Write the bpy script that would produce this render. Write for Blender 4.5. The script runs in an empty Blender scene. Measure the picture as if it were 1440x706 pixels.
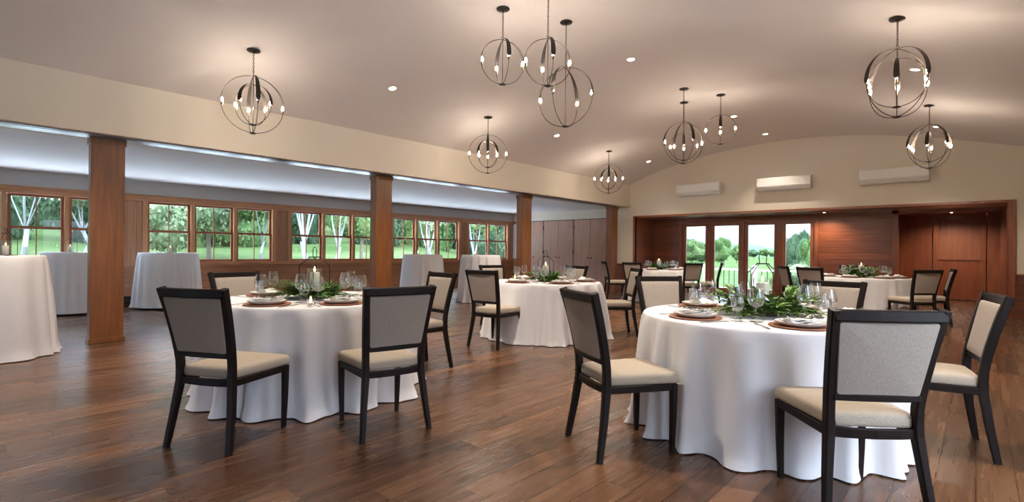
import bpy, bmesh, math, random
from mathutils import Vector, Matrix, Euler
import numpy as np
R = math.radians
PI = math.pi
scene = bpy.context.scene
col = scene.collection
rnd = random.Random(7)

# ------------------------------------------------------------------ camera
cam_d = bpy.data.cameras.new('camera')
cam_d.lens = 711.62 / 1440 * 36
cam_d.sensor_width = 36
cam_d.clip_start = .05
cam_d.clip_end = 2000
cam = bpy.data.objects.new('camera', cam_d)
col.objects.link(cam)
CAM_H = 1.17
cam.matrix_world = Matrix.Translation((0, 0, CAM_H)) @ Matrix.Rotation(.7443, 4, 'Z') @ Matrix.Rotation(PI / 2, 4, 'X') @ Matrix.Rotation(.0102, 4, 'Z')
scene.camera = cam

# ------------------------------------------------------------------ exposure
vs = scene.view_settings
vs.view_transform = 'Standard'
vs.look = 'None'
vs.gamma = 1
vs.use_curve_mapping = False
vs.exposure = 0.42
SKY_STRENGTH = 1.0
BULB = 340.0          # radiance of the candle bulbs
CAN_W = 300.0          # power of the recessed downlights
scene.cycles.max_bounces = 10
scene.cycles.diffuse_bounces = 4
scene.cycles.glossy_bounces = 4
scene.cycles.transparent_max_bounces = 24
scene.cycles.sample_clamp_indirect = 6
scene.cycles.caustics_reflective = False
scene.cycles.caustics_refractive = False

# ------------------------------------------------------------------ node helpers
class N:
    def __init__(s, nt): s.nt = nt
    def new(s, t, **k):
        n = s.nt.nodes.new(t)
        for a, b in k.items(): setattr(n, a, b)
        return n
    def link(s, a, b): s.nt.links.new(a, b)
    def put(s, sock, v):
        if isinstance(v, bpy.types.NodeSocket): s.link(v, sock)
        else: sock.default_value = v
    def m(s, op, a, b=0.0, c=0.0):
        n = s.new('ShaderNodeMath', operation=op)
        s.put(n.inputs[0], a); s.put(n.inputs[1], b); s.put(n.inputs[2], c)
        return n.outputs[0]
    def mix(s, f, a, b, mode='MIX'):
        n = s.new('ShaderNodeMix', data_type='RGBA', blend_type=mode)
        s.put(n.inputs[0], f); s.put(n.inputs[6], a); s.put(n.inputs[7], b)
        return n.outputs[2]
    def ramp(s, f, stops):
        n = s.new('ShaderNodeValToRGB')
        s.link(f, n.inputs[0])
        e = n.color_ramp.elements
        while len(e) < len(stops): e.new(.5)
        for i, (p, c) in enumerate(stops):
            e[i].position = p
            e[i].color = c if len(c) == 4 else (*c, 1)
        return n.outputs[0]
    def noise(s, vec, scale, detail=3, rough=.5, dim='3D'):
        n = s.new('ShaderNodeTexNoise', noise_dimensions=dim)
        if vec is not None: s.link(vec, n.inputs['Vector'])
        n.inputs['Scale'].default_value = scale
        n.inputs['Detail'].default_value = detail
        n.inputs['Roughness'].default_value = rough
        return n.outputs[0]
    def vec(s, x, y, z):
        n = s.new('ShaderNodeCombineXYZ')
        s.put(n.inputs[0], x); s.put(n.inputs[1], y); s.put(n.inputs[2], z)
        return n.outputs[0]
    def obj(s):
        return s.new('ShaderNodeTexCoord').outputs['Object']
    def sep(s, v):
        n = s.new('ShaderNodeSeparateXYZ'); s.link(v, n.inputs[0]); return n.outputs
    def rand(s, v):
        n = s.new('ShaderNodeTexWhiteNoise', noise_dimensions='3D'); s.link(v, n.inputs['Vector']); return n.outputs['Value']
    def bump(s, h, strength, dist):
        n = s.new('ShaderNodeBump'); s.link(h, n.inputs['Height'])
        n.inputs['Strength'].default_value = strength; n.inputs['Distance'].default_value = dist
        return n.outputs[0]

def mat(name):
    m = bpy.data.materials.new(name)
    m.use_nodes = True
    nt = m.node_tree
    b = nt.nodes['Principled BSDF']
    return m, N(nt), b

def plain(name, c, rough=.5, metal=0, spec=.5, bump=None, var=0.0, vscale=4):
    m, n, b = mat(name)
    b.inputs['Base Color'].default_value = (*c, 1)
    b.inputs['Roughness'].default_value = rough
    b.inputs['Metallic'].default_value = metal
    b.inputs['Specular IOR Level'].default_value = spec
    if var:
        f = n.noise(n.obj(), vscale, 4)
        d = tuple(x * (1 - var) for x in c); l = tuple(min(1, x * (1 + var)) for x in c)
        n.link(n.ramp(f, [(.3, d), (.7, l)]), b.inputs['Base Color'])
    if bump:
        n.link(n.bump(n.noise(n.obj(), bump[0], 3), bump[1], bump[2]), b.inputs['Normal'])
    return m

def wood(name, dark, light, grain='Z', boards=None, rough=.4, coat=.0, fine=1.0, var=.25, seam=.5):
    """grain = axis the fibres run along; boards = (axis, width) for board seams"""
    m, n, b = mat(name)
    o = n.obj(); x, y, z = n.sep(o)[:3]
    ax = {'X': x, 'Y': y, 'Z': z}
    k = {a: (1.2 if a == grain else 16.0) for a in 'XYZ'}
    off = 0.0
    if boards:
        row = n.m('FLOOR', n.m('DIVIDE', ax[boards[0]], boards[1]))
        r1 = n.rand(n.vec(row, 3.3, 1.7))
        off = n.m('MULTIPLY', r1, 13.0)
    v = n.vec(n.m('ADD', n.m('MULTIPLY', x, k['X'] * fine), off), n.m('ADD', n.m('MULTIPLY', y, k['Y'] * fine), off), n.m('ADD', n.m('MULTIPLY', z, k['Z'] * fine), off))
    g = n.noise(v, 1.6, 6, .62)
    c = n.ramp(g, [(.28, dark), (.72, light)])
    big = n.noise(v, .35, 2)
    c = n.mix(n.m('MULTIPLY', big, .35), c, (*[d * .6 for d in dark], 1))
    if boards:
        c = n.mix(1.0, c, n.ramp(r1, [(0, (1 - var,) * 3), (1, (1 + var * .4,) * 3)]), 'MULTIPLY')
        fr = n.m('FRACT', n.m('DIVIDE', ax[boards[0]], boards[1]))
        e = n.m('LESS_THAN', n.m('MINIMUM', fr, n.m('SUBTRACT', 1.0, fr)), .004 / boards[1])
        c = n.mix(n.m('MULTIPLY', e, seam), c, (.02, .008, .004, 1))
        n.link(n.bump(n.m('SUBTRACT', n.m('MULTIPLY', g, .15), e), .35, .004), b.inputs['Normal'])
    n.link(c, b.inputs['Base Color'])
    b.inputs['Roughness'].default_value = rough
    b.inputs['Coat Weight'].default_value = coat
    b.inputs['Coat Roughness'].default_value = .18
    return m

def glassy(name, tint=(.97, .985, .98), f0=.04, f1=.75, power=3.2, rough=0.0):
    """thin clear glass: clear through the middle, mirror-like towards the rim"""
    m, n, b = mat(name)
    nt = m.node_tree
    nt.nodes.remove(b)
    out = nt.nodes['Material Output']
    lw = n.new('ShaderNodeLayerWeight'); lw.inputs['Blend'].default_value = .5
    f = n.m('ADD', n.m('MULTIPLY', n.m('POWER', lw.outputs['Facing'], power), f1), f0)
    tr = n.new('ShaderNodeBsdfTransparent'); tr.inputs[0].default_value = (*tint, 1)
    gl = n.new('ShaderNodeBsdfGlossy'); gl.inputs['Roughness'].default_value = rough
    gl.inputs['Color'].default_value = (.95, .97, 1, 1)
    mx = n.new('ShaderNodeMixShader')
    n.link(f, mx.inputs[0]); n.link(tr.outputs[0], mx.inputs[1]); n.link(gl.outputs[0], mx.inputs[2])
    n.link(mx.outputs[0], out.inputs[0])
    return m

def glow(name, c, s):
    m, n, b = mat(name)
    b.inputs['Base Color'].default_value = (*c, 1)
    b.inputs['Emission Color'].default_value = (*c, 1)
    b.inputs['Emission Strength'].default_value = s
    return m

# ------------------------------------------------------------------ world: overcast evening sky
w = bpy.data.worlds.new('sky'); scene.world = w; w.use_nodes = True
n = N(w.node_tree); bg = w.node_tree.nodes['Background']
g = n.new('ShaderNodeTexCoord').outputs['Generated']
sx, sy, sz = n.sep(g)[:3]
h = n.m('ADD', n.m('MAXIMUM', sz, 0.0), .12)
cv = n.vec(n.m('DIVIDE', sx, h), n.m('DIVIDE', sy, h), 0.0)
cl = n.noise(cv, .75, 6, .6)
cloud = n.ramp(cl, [(.36, (.44, .64, 1.0)), (.5, (.62, .80, 1.08)), (.60, (1.05, 1.10, 1.18))])
sky = n.mix(n.ramp(sz, [(.0, (1, 1, 1)), (.10, (0, 0, 0))]), cloud, (.92, 1.0, 1.12, 1))
zen = n.m('ADD', n.m('MULTIPLY', n.m('POWER', n.m('MAXIMUM', sz, 0.0), .9), 19.0), .66)
sky = n.mix(1.0, sky, n.vec(zen, zen, zen), 'MULTIPLY')
low = n.mix(n.m('LESS_THAN', sz, -.01), sky, (.20, .30, .14, 1))
n.link(low, bg.inputs[0]); bg.inputs[1].default_value = SKY_STRENGTH

# ------------------------------------------------------------------ materials
M = {}
def floor_mat():
    m, n, b = mat('hardwood_floor')
    o = n.obj(); x, y, z = n.sep(o)[:3]
    W = .155
    row = n.m('FLOOR', n.m('DIVIDE', x, W))
    rr = n.rand(n.vec(row, 9.1, 2.0))
    L = 1.55
    yy = n.m('ADD', n.m('DIVIDE', y, L), n.m('MULTIPLY', rr, 7.0))
    ce = n.m('FLOOR', yy)
    r1 = n.rand(n.vec(row, ce, 5.0)); r2 = n.rand(n.vec(row, ce, 11.0))
    off = n.m('MULTIPLY', r1, 40.0)
    v = n.vec(n.m('ADD', n.m('MULTIPLY', x, 17.0), off), n.m('ADD', n.m('MULTIPLY', y, 1.0), off), off)
    g = n.noise(v, 1.25, 5, .55)
    base = n.ramp(g, [(.22, (.070, .033, .0155)), (.45, (.104, .049, .023)), (.62, (.132, .064, .030)), (.8, (.162, .083, .040))])
    tone = n.ramp(r2, [(0, (.60, .58, .58)), (.4, (.88, .86, .86)), (.75, (1.05, 1.02, .98)), (1, (1.3, 1.22, 1.12))])
    c = n.mix(1.0, base, tone, 'MULTIPLY')
    v2 = n.vec(n.m('ADD', n.m('MULTIPLY', x, 9.0), off), n.m('ADD', n.m('MULTIPLY', y, 2.2), off), 0.0)
    kn = n.noise(v2, 1.1, 3, .5)
    knm = n.ramp(kn, [(.655, (0, 0, 0)), (.75, (1, 1, 1))])
    c = n.mix(n.m('MULTIPLY', knm, .55), c, (.028, .014, .009, 1))
    fx = n.m('FRACT', n.m('DIVIDE', x, W)); fy = n.m('FRACT', yy)
    ex = n.m('LESS_THAN', n.m('MINIMUM', fx, n.m('SUBTRACT', 1.0, fx)), .016)
    ey = n.m('LESS_THAN', n.m('MINIMUM', fy, n.m('SUBTRACT', 1.0, fy)), .0013)
    e = n.m('MAXIMUM', ex, ey)
    c = n.mix(n.m('MULTIPLY', e, .8), c, (.012, .006, .004, 1))
    n.link(c, b.inputs['Base Color'])
    wob = n.noise(n.vec(n.m('MULTIPLY', x, 3.0), y, off), 2.2, 2)
    hgt = n.m('SUBTRACT', n.m('ADD', n.m('MULTIPLY', g, .25), n.m('MULTIPLY', wob, .8)), n.m('MULTIPLY', e, .8))
    n.link(n.bump(hgt, .09, .006), b.inputs['Normal'])
    n.link(n.m('ADD', n.m('MULTIPLY', g, .14), .20), b.inputs['Roughness'])
    b.inputs['Specular IOR Level'].default_value = .5
    return m
M['floor'] = floor_mat()
M['ceiling'] = plain('ceiling_paint', (.755, .69, .65), .85, bump=(60, .05, .002))
M['cream'] = plain('cream_wall_paint', (.72, .635, .52), .8, bump=(70, .06, .002))
M['greige'] = plain('greige_wall_paint', (.50, .47, .45), .85)
M['white_ceiling'] = plain('flat_white_ceiling', (.88, .875, .86), .85)
M['post'] = wood('post_wood', (.155, .050, .012), (.31, .112, .029), 'Z', None, .4, .12, fine=.8)
M['trim'] = wood('window_trim_wood', (.40, .165, .07), (.64, .34, .165), 'Z', None, .4, .15)
M['trim_y'] = wood('long_trim_wood', (.36, .14, .058), (.58, .28, .13), 'Y', None, .4, .15)
M['wall_wood'] = wood('boarded_wall_wood', (.34, .13, .055), (.55, .25, .12), 'Y', ('Z', .145), .45, .1)
M['pilaster'] = wood('vertical_board_wood', (.34, .145, .07), (.52, .26, .14), 'Z', ('Y', .16), .45, .1)
M['sash'] = wood('sash_wood', (.22, .06, .025), (.36, .12, .05), 'Z', None, .4, .1)
M['dark_boards'] = wood('alcove_board_wood', (.17, .042, .016), (.34, .098, .036), 'X', ('Z', .15), .3, .45)
M['dark_boards_y'] = wood('alcove_side_board_wood', (.17, .042, .016), (.34, .098, .036), 'Y', ('Z', .15), .3, .45)
M['dark_trim'] = wood('alcove_trim_wood', (.20, .055, .021), (.37, .118, .046), 'X', None, .3, .3)
M['dark_trim_z'] = wood('alcove_casing_wood', (.20, .055, .021), (.37, .118, .046), 'Z', None, .3, .3)
M['soffit'] = wood('lacquered_soffit_wood', (.15, .045, .018), (.30, .10, .042), 'X', None, .3, 1.0)
M['panel'] = wood('smooth_veneer_panel', (.22, .055, .02), (.34, .095, .036), 'Z', None, .28, .4, fine=.6)
M['cabinet'] = wood('cabinet_veneer', (.42, .225, .155), (.62, .38, .28), 'Z', None, .4, .15, fine=.9)
M['niche'] = wood('niche_veneer', (.25, .085, .045), (.36, .135, .072), 'Z', None, .35, .2, fine=.7)
M['wainscot'] = wood('wainscot_wood', (.16, .045, .018), (.28, .09, .036), 'X', ('Z', .16), .35, .2)
M['espresso'] = wood('espresso_wood', (.007, .004, .0035), (.018, .0095, .007), 'Z', None, .5, .0)
def fabric(name, c, s=420):
    m, n, b = mat(name)
    o = n.obj(); x, y, z = n.sep(o)[:3]
    a = n.noise(n.vec(n.m('MULTIPLY', x, .3), y, n.m('MULTIPLY', z, 1.0)), s, 2)
    d = n.noise(n.vec(x, y, n.m('MULTIPLY', z, .3)), s, 2)
    f = n.m('MULTIPLY', n.m('ADD', a, d), .5)
    n.link(n.ramp(f, [(.35, tuple(k * .74 for k in c)), (.65, tuple(min(1, k * 1.16) for k in c))]), b.inputs['Base Color'])
    b.inputs['Roughness'].default_value = .95
    b.inputs['Specular IOR Level'].default_value = .15
    n.link(n.bump(f, .25, .002), b.inputs['Normal'])
    return m
M['espresso'].node_tree.nodes['Principled BSDF'].inputs['Specular IOR Level'].default_value = .2
M['fabric'] = fabric('oatmeal_upholstery', (.45, .375, .29))
M['fabric_shaded'] = fabric('oatmeal_shaded_upholstery', (.385, .33, .28))  # same oatmeal cloth, its colour darkened for the shaded chair backs
def linen():
    m, n, b = mat('white_linen')
    b.inputs['Base Color'].default_value = (.78, .765, .77, 1)
    b.inputs['Roughness'].default_value = .75
    b.inputs['Specular IOR Level'].default_value = .2
    b.inputs['Sheen Weight'].default_value = .15
    n.link(n.bump(n.noise(n.obj(), 12, 4), .12, .01), b.inputs['Normal'])
    return m
M['linen'] = linen()
M['napkin'] = plain('white_napkin', (.90, .88, .84), .9, bump=(30, .3, .004))
M['bronze'] = plain('dark_bronze', (.045, .036, .03), .42, .75)
M['iron'] = plain('black_iron', (.012, .012, .013), .45, .3)
M['bulb'] = glow('lit_bulb', (1.0, .86, .70), BULB)
M['socket'] = plain('candle_socket', (.30, .22, .15), .4, .6)
M['flame'] = glow('candle_flame', (1.0, .62, .25), 14)
M['wax'] = plain('ivory_wax', (.90, .86, .77), .5)
M['wax'].node_tree.nodes['Principled BSDF'].inputs['Subsurface Weight'].default_value = .25
M['wax'].node_tree.nodes['Principled BSDF'].inputs['Subsurface Radius'].default_value = (.03, .015, .008)
M['wick'] = plain('charred_wick', (.03, .025, .02), .9)
M['can'] = glow('downlight_lens', (1.0, .88, .70), 16)
M['white_plastic'] = plain('white_plastic', (.74, .71, .66), .35)
M['flap'] = plain('louvre_grey', (.30, .28, .26), .5)
M['glass'] = glassy('clear_glassware', (.985, .99, .985), .05, .85, 2.6)
M['pane'] = glassy('window_glass', (.96, .98, .97), .045, .5, 4)
M['charger'] = wood('wooden_charger', (.28, .105, .055), (.42, .18, .10), 'X', None, .5)
M['china'] = plain('white_china', (.60, .595, .59), .25)
M['steel'] = plain('polished_steel', (.55, .54, .52), .2, 1)
M['sprig'] = plain('dark_herb_sprig', (.035, .045, .03), .7)
def leafm(name, a, b_):
    m, n, b = mat(name)
    f = n.noise(n.obj(), 30, 2)
    n.link(n.ramp(f, [(.35, a), (.65, b_)]), b.inputs['Base Color'])
    b.inputs['Roughness'].default_value = .5
    b.inputs['Transmission Weight'].default_value = 0
    return m
M['fern'] = leafm('fern_green', (.045, .14, .022), (.19, .36, .075))
M['leaf'] = leafm('broad_leaf_green', (.045, .12, .018), (.20, .34, .07))
M['stem'] = plain('brown_stem', (.10, .07, .04), .8)
M['petal'] = plain('white_petal', (.85, .84, .80), .7)
M['heater'] = plain('dark_heater_metal', (.055, .045, .04), .5, .3)
M['track'] = plain('satin_aluminium_track', (.17, .17, .168), .3, .85)
M['grass'] = None
def grass():
    m, n, b = mat('mown_lawn')
    o = n.obj(); x, y, z = n.sep(o)[:3]
    f = n.noise(n.vec(x, n.m('MULTIPLY', y, .35), 0.0), .22, 5, .6)
    f2 = n.noise(o, 9, 4)
    c = n.ramp(f, [(.35, (.034, .058, .020)), (.5, (.055, .081, .031)), (.65, (.080, .101, .048))])
    c = n.mix(n.m('MULTIPLY', f2, .3), c, (.022, .044, .013, 1))
    n.link(c, b.inputs['Base Color']); b.inputs['Roughness'].default_value = 1; b.inputs['Specular IOR Level'].default_value = 0
    return m
M['grass'] = grass()
def foliage(name, a, b_, c_):
    m, n, b = mat(name)
    f = n.noise(n.obj(), 1.1, 4, .7)
    n.link(n.ramp(f, [(.32, a), (.5, b_), (.68, c_)]), b.inputs['Base Color'])
    b.inputs['Roughness'].default_value = .9
    b.inputs['Specular IOR Level'].default_value = 0
    return m
M['tree_dark'] = foliage('deep_green_foliage', (.017, .036, .021), (.042, .073, .040), (.080, .120, .064))
M['tree_mid'] = foliage('mid_green_foliage', (.034, .066, .022), (.074, .124, .044), (.13, .18, .078))
M['tree_pale'] = foliage('pale_green_foliage', (.066, .10, .05), (.135, .175, .095), (.21, .24, .145))
M['hill'] = foliage('wooded_hillside', (.04, .075, .045), (.065, .11, .065), (.09, .145, .085))
M['birch'] = plain('white_birch_bark', (.19, .19, .195), .8, var=.25, vscale=6)
M['bark'] = plain('brown_bark', (.12, .09, .07), .9, var=.3)
M['deck'] = wood('pale_deck_boards', (.42, .42, .44), (.60, .60, .62), 'X', ('Y', .14), .4)
M['paving'] = plain('pale_bounce_stone', (.78, .77, .76), .8, var=.06)  # pale stone of the slabs added outside to reflect daylight
M['rail_white'] = plain('white_rail_paint', (.80, .82, .86), .5)
M['baluster'] = plain('dark_baluster_metal', (.05, .06, .06), .5, .5)
M['shade'] = plain('white_roller_shade', (.85, .85, .84), .8)
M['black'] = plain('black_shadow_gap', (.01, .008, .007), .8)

# ------------------------------------------------------------------ mesh builder
class MB:
    def __init__(s): s.v = []; s.f = []
    def add(s, vs, fs, mtx=None):
        o = len(s.v)
        for p in vs:
            p = Vector(p)
            if mtx is not None: p = mtx @ p
            s.v.append(tuple(p))
        s.f += [tuple(i + o for i in f) for f in fs]
        return s
    def box(s, x0, x1, y0, y1, z0, z1, mtx=None, b=0.0):
        if b <= 0:
            vs = [(x, y, z) for z in (z0, z1) for x, y in ((x0, y0), (x1, y0), (x1, y1), (x0, y1))]
            return s.add(vs, [(3, 2, 1, 0), (4, 5, 6, 7), (0, 1, 5, 4), (1, 2, 6, 5), (2, 3, 7, 6), (3, 0, 4, 7)], mtx)
        bm = bmesh.new()
        bmesh.ops.create_cube(bm, size=1)
        for v in bm.verts:
            v.co = Vector(((x0 + x1) / 2 + v.co.x * (x1 - x0), (y0 + y1) / 2 + v.co.y * (y1 - y0), (z0 + z1) / 2 + v.co.z * (z1 - z0)))
        bmesh.ops.bevel(bm, geom=list(bm.edges), offset=b, segments=2, affect='EDGES', profile=.5)
        s.bm(bm, mtx); bm.free()
        return s
    def bm(s, bm, mtx=None):
        bm.verts.index_update()
        return s.add([v.co for v in bm.verts], [[v.index for v in f.verts] for f in bm.faces], mtx)
    def lathe(s, prof, seg=24, mtx=None, cap0=False, cap1=False):
        vs = []; fs = []
        k = len(prof)
        for i in range(seg):
            a = 2 * PI * i / seg
            for r, z in prof: vs.append((r * math.cos(a), r * math.sin(a), z))
        for i in range(seg):
            j = (i + 1) % seg
            for q in range(k - 1):
                fs.append((i * k + q, j * k + q, j * k + q + 1, i * k + q + 1))
        if cap0: fs.append(tuple(i * k for i in range(seg))[::-1])
        if cap1: fs.append(tuple(i * k + k - 1 for i in range(seg)))
        return s.add(vs, fs, mtx)
    def tube(s, pts, r, seg=6, closed=False, mtx=None, flat=None):
        """sweep; r scalar or list; flat=(w,h) list or tuple gives a rectangular section whose w lies along 'side'"""
        pts = [Vector(p) for p in pts]; k = len(pts)
        rs = r if isinstance(r, (list, tuple)) else [r] * k
        vs = []; fs = []
        up = None
        for i, p in enumerate(pts):
            a = pts[(i - 1) % k] if (closed or i > 0) else p
            b = pts[(i + 1) % k] if (closed or i < k - 1) else p
            t = (b - a).normalized() if (b - a).length > 1e-9 else Vector((0, 0, 1))
            if up is None:
                up = t.orthogonal().normalized()
            up = (up - t * up.dot(t))
            up = up.normalized() if up.length > 1e-6 else t.orthogonal().normalized()
            sd = t.cross(up)
            for q in range(seg):
                an = 2 * PI * q / seg
                vs.append(p + (up * math.cos(an) + sd * math.sin(an)) * rs[i])
        lim = k if closed else k - 1
        for i in range(lim):
            j = (i + 1) % k
            for q in range(seg):
                q2 = (q + 1) % seg
                fs.append((i * seg + q, i * seg + q2, j * seg + q2, j * seg + q))
        if not closed:
            fs.append(tuple(range(seg))[::-1]); fs.append(tuple((k - 1) * seg + q for q in range(seg)))
        return s.add(vs, fs, mtx)
    def sweep(s, pts, side, wd, ch=.25, mtx=None):
        """rectangular section with chamfered corners; side=(vector per path), wd=[(w,d)] along side / along the other axis"""
        pts = [Vector(p) for p in pts]; k = len(pts); vs = []; fs = []
        sv = Vector(side).normalized()
        for i, p in enumerate(pts):
            a = pts[max(0, i - 1)]; b = pts[min(k - 1, i + 1)]
            t = (b - a).normalized()
            u = (sv - t * sv.dot(t)).normalized(); v = t.cross(u)
            w_, d_ = wd[i] if isinstance(wd, list) else wd
            w2, d2 = w_ / 2, d_ / 2; c = min(w_, d_) * ch
            for (q, r_) in ((-w2 + c, -d2), (w2 - c, -d2), (w2, -d2 + c), (w2, d2 - c), (w2 - c, d2), (-w2 + c, d2), (-w2, d2 - c), (-w2, -d2 + c)):
                vs.append(p + u * q + v * r_)
        for i in range(k - 1):
            for q in range(8):
                q2 = (q + 1) % 8
                fs.append((i * 8 + q, i * 8 + q2, (i + 1) * 8 + q2, (i + 1) * 8 + q))
        fs.append(tuple(range(8))[::-1]); fs.append(tuple((k - 1) * 8 + q for q in range(8)))
        return s.add(vs, fs, mtx)
    def prism(s, poly, axis, a0, a1, mtx=None):
        """poly: 2D points in the two other axes (x,z for 'Y', y,z for 'X', x,y for 'Z')"""
        def P(u, v, a):
            return {'X': (a, u, v), 'Y': (u, a, v), 'Z': (u, v, a)}[axis]
        k = len(poly)
        vs = [P(u, v, a0) for u, v in poly] + [P(u, v, a1) for u, v in poly]
        fs = [tuple(range(k))[::-1], tuple(range(k, 2 * k))] + [(i, (i + 1) % k, k + (i + 1) % k, k + i) for i in range(k)]
        return s.add(vs, fs, mtx)
    def frame(s, axis, a0, a1, u0, u1, v0, v1, wu, wv=None, wv0=None):
        """rectangular picture-frame between planes a0,a1 along axis; u/v are the other two axes"""
        wv = wu if wv is None else wv
        wv0 = wv if wv0 is None else wv0
        def B(ua, ub, va, vb):
            if axis == 'X': s.box(a0, a1, ua, ub, va, vb)
            else: s.box(ua, ub, a0, a1, va, vb)
        B(u0, u0 + wu, v0, v1); B(u1 - wu, u1, v0, v1)
        B(u0 + wu, u1 - wu, v0, v0 + wv0); B(u0 + wu, u1 - wu, v1 - wv, v1)
        return s
    def build(s, name, material, parent=None, smooth=False, auto=None):
        me = bpy.data.meshes.new(name)
        me.from_pydata(s.v, [], s.f)
        me.materials.append(material)
        bm = bmesh.new(); bm.from_mesh(me)
        bmesh.ops.recalc_face_normals(bm, faces=bm.faces)
        bm.to_mesh(me); bm.free()
        if smooth:
            for p in me.polygons: p.use_smooth = True
        me.update()
        if auto:
            me.set_sharp_from_angle(angle=R(auto))
        o = bpy.data.objects.new(name, me)
        col.objects.link(o)
        if parent: o.parent = parent
        return o

def tag(o, label=None, cat=None, group=None, kind=None):
    if label: o['label'] = label
    if cat: o['category'] = cat
    if group: o['group'] = group
    if kind: o['kind'] = kind
    return o
def empty(name, loc=(0, 0, 0), rz=0.0, label=None, cat=None, group=None, kind=None):
    o = bpy.data.objects.new(name, None); col.objects.link(o)
    o.location = loc; o.rotation_euler = (0, 0, rz); o.empty_display_size = .1
    return tag(o, label, cat, group, kind)
def copy_tree(o, parent=None):
    c = o.copy(); col.objects.link(c)
    if parent: c.parent = parent
    for ch in list(o.children): copy_tree(ch, c)
    return c
def struct(name, mb, m, label, cat, smooth=False, auto=None):
    return tag(mb.build(name, m, None, smooth, auto), label, cat, None, 'structure')
used = {}
def inst(key, proto, loc, rz, label, cat=None, group=None, sc=None):
    o = proto if not used.get(key) else copy_tree(proto)
    used[key] = True
    o.location = loc; o.rotation_euler = (0, 0, rz)
    if sc: o.scale = (sc, sc, sc)
    tag(o, label, cat, group)
    return o

# ------------------------------------------------------------------ dimensions
D = 13.37      # back wall plane
D2 = 13.72     # cabinet wall plane
XW = -12.6     # window wall
XB = -7.60     # fascia beam face
ZB = 2.503     # beam underside
YB = -6.0      # wall behind the camera
XR = 1.5       # right wall
ZA = 2.535     # aisle ceiling
vp = [(-7.60, 3.15), (-7.04, 3.375), (-6.4, 3.545), (-5.5, 3.72), (-4.6, 3.845), (-3.65, 3.90), (-2.6, 3.87), (-1.6, 3.755), (-.6, 3.53), (.1, 3.35), (.7, 3.20), (1.5, 2.98)]
_vx = np.array([p[0] for p in vp]); _vz = np.array([p[1] for p in vp])
_vc = np.polyfit(_vx, _vz, 5)
def vz(x): return float(np.polyval(_vc, x))

# ================================================================== STRUCTURE
mb = MB()
mb.box(XW - .3, XR + .2, YB - .2, 18.0, -.2, 0)
struct('floor', mb, M['floor'], 'hand scraped brown hardwood plank floor of the hall', 'floor')

mb = MB(); K = 40
vs_, fs_ = [], []
for i in range(K + 1):
    x = XB + (XR - XB) * i / K
    vs_ += [(x, YB, vz(x)), (x, D, vz(x)), (x, YB, vz(x) + .2), (x, D, vz(x) + .2)]
for i in range(K):
    a, b_ = i * 4, i * 4 + 4
    fs_ += [(a, a + 1, b_ + 1, b_), (a + 2, b_ + 2, b_ + 3, a + 3)]
mb.add(vs_, fs_)
struct('ceiling', mb, M['ceiling'], 'shallow vaulted beige plaster ceiling above the dining tables', 'ceiling', smooth=True, auto=30)
mb = MB(); mb.box(XW - .1, -8.0, YB, D2 + .05, ZA, ZA + .15)
struct('ceiling.001', mb, M['white_ceiling'], 'flat white ceiling of the side aisle along the windows', 'ceiling')
# fascia beam over the posts
mb = MB(); mb.box(-8.10, XB, YB, D2, ZB + .0, ZB + .9)
struct('wall_beam', mb, M['cream'], 'long cream painted beam above the row of wooden posts', 'beam')
mb = MB(); mb.box(XB, XB + .035, YB, D, ZB, ZB + .055)
struct('trim_1', mb, M['cream'], 'cream trim board along the lower edge of the long beam', 'trim')
for k_ in range(4):
    pass
# glossy partition track under the beam
mb = MB(); mb.box(-8.085, -7.65, YB, 12.7, ZB - .006, ZB - .001)
mb2 = MB(); mb2.box(-7.70, -7.66, YB, 12.7, ZB - .012, ZB)

# back wall of the hall (cream) with the opening of the wood lined alcove
OX0, OX1, OZ = -7.44, .49, 2.205
poly = [(XB - .45, OZ), (XR, OZ), (XR, 2.0)]
mb = MB()
top = [(x, vz(x) + .02) for x in np.linspace(XR, XB, 30)]
mb.prism([(XB, OZ), (XR, OZ)] + [(float(a), b_) for a, b_ in top], 'Y', D, D + .15)
mb.box(-8.06, OX0, D, D2 + .1, 0.80, OZ)
mb.box(-8.06, XB, D, D2 + .1, OZ, ZB)
mb.box(OX1, XR, D, D + .15, .80, OZ)
struct('wall_back', mb, M['cream'], 'cream back wall carrying the three wall units', 'wall')
mb = MB()
mb.box(-8.06, OX0, D - .012, D, 0, .80); mb.box(OX1 + .03, XR, D - .012, D, 0, .80)
mb.box(-8.06, OX0, D, D + .15, 0, .80); mb.box(OX1, XR, D, D + .15, 0, .80)
struct('wall_back_wainscot', mb, M['wainscot'], 'low wood wainscot on the cream back wall', 'wainscot')
mb = MB(); mb.box(-8.06, OX0, D - .035, D, .80, .835); mb.box(OX1 + .03, XR, D - .035, D, .80, .835)
struct('trim_2', mb, M['dark_trim'], 'wood cap rail on top of the low wainscot', 'trim')
mb = MB()
mb.box(OX0 - .03, OX0 + .02, D - .02, D + .1, 0, OZ + .03)
mb.box(OX1 - .07, OX1 + .03, D - .025, D + .12, 0, OZ + .03)
mb.box(OX0 - .03, OX1 + .03, D - .022, D + .1, OZ - .02, OZ + .03)
struct('trim_3', mb, M['dark_trim_z'], 'dark wood casing around the wide alcove opening', 'trim')

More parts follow.
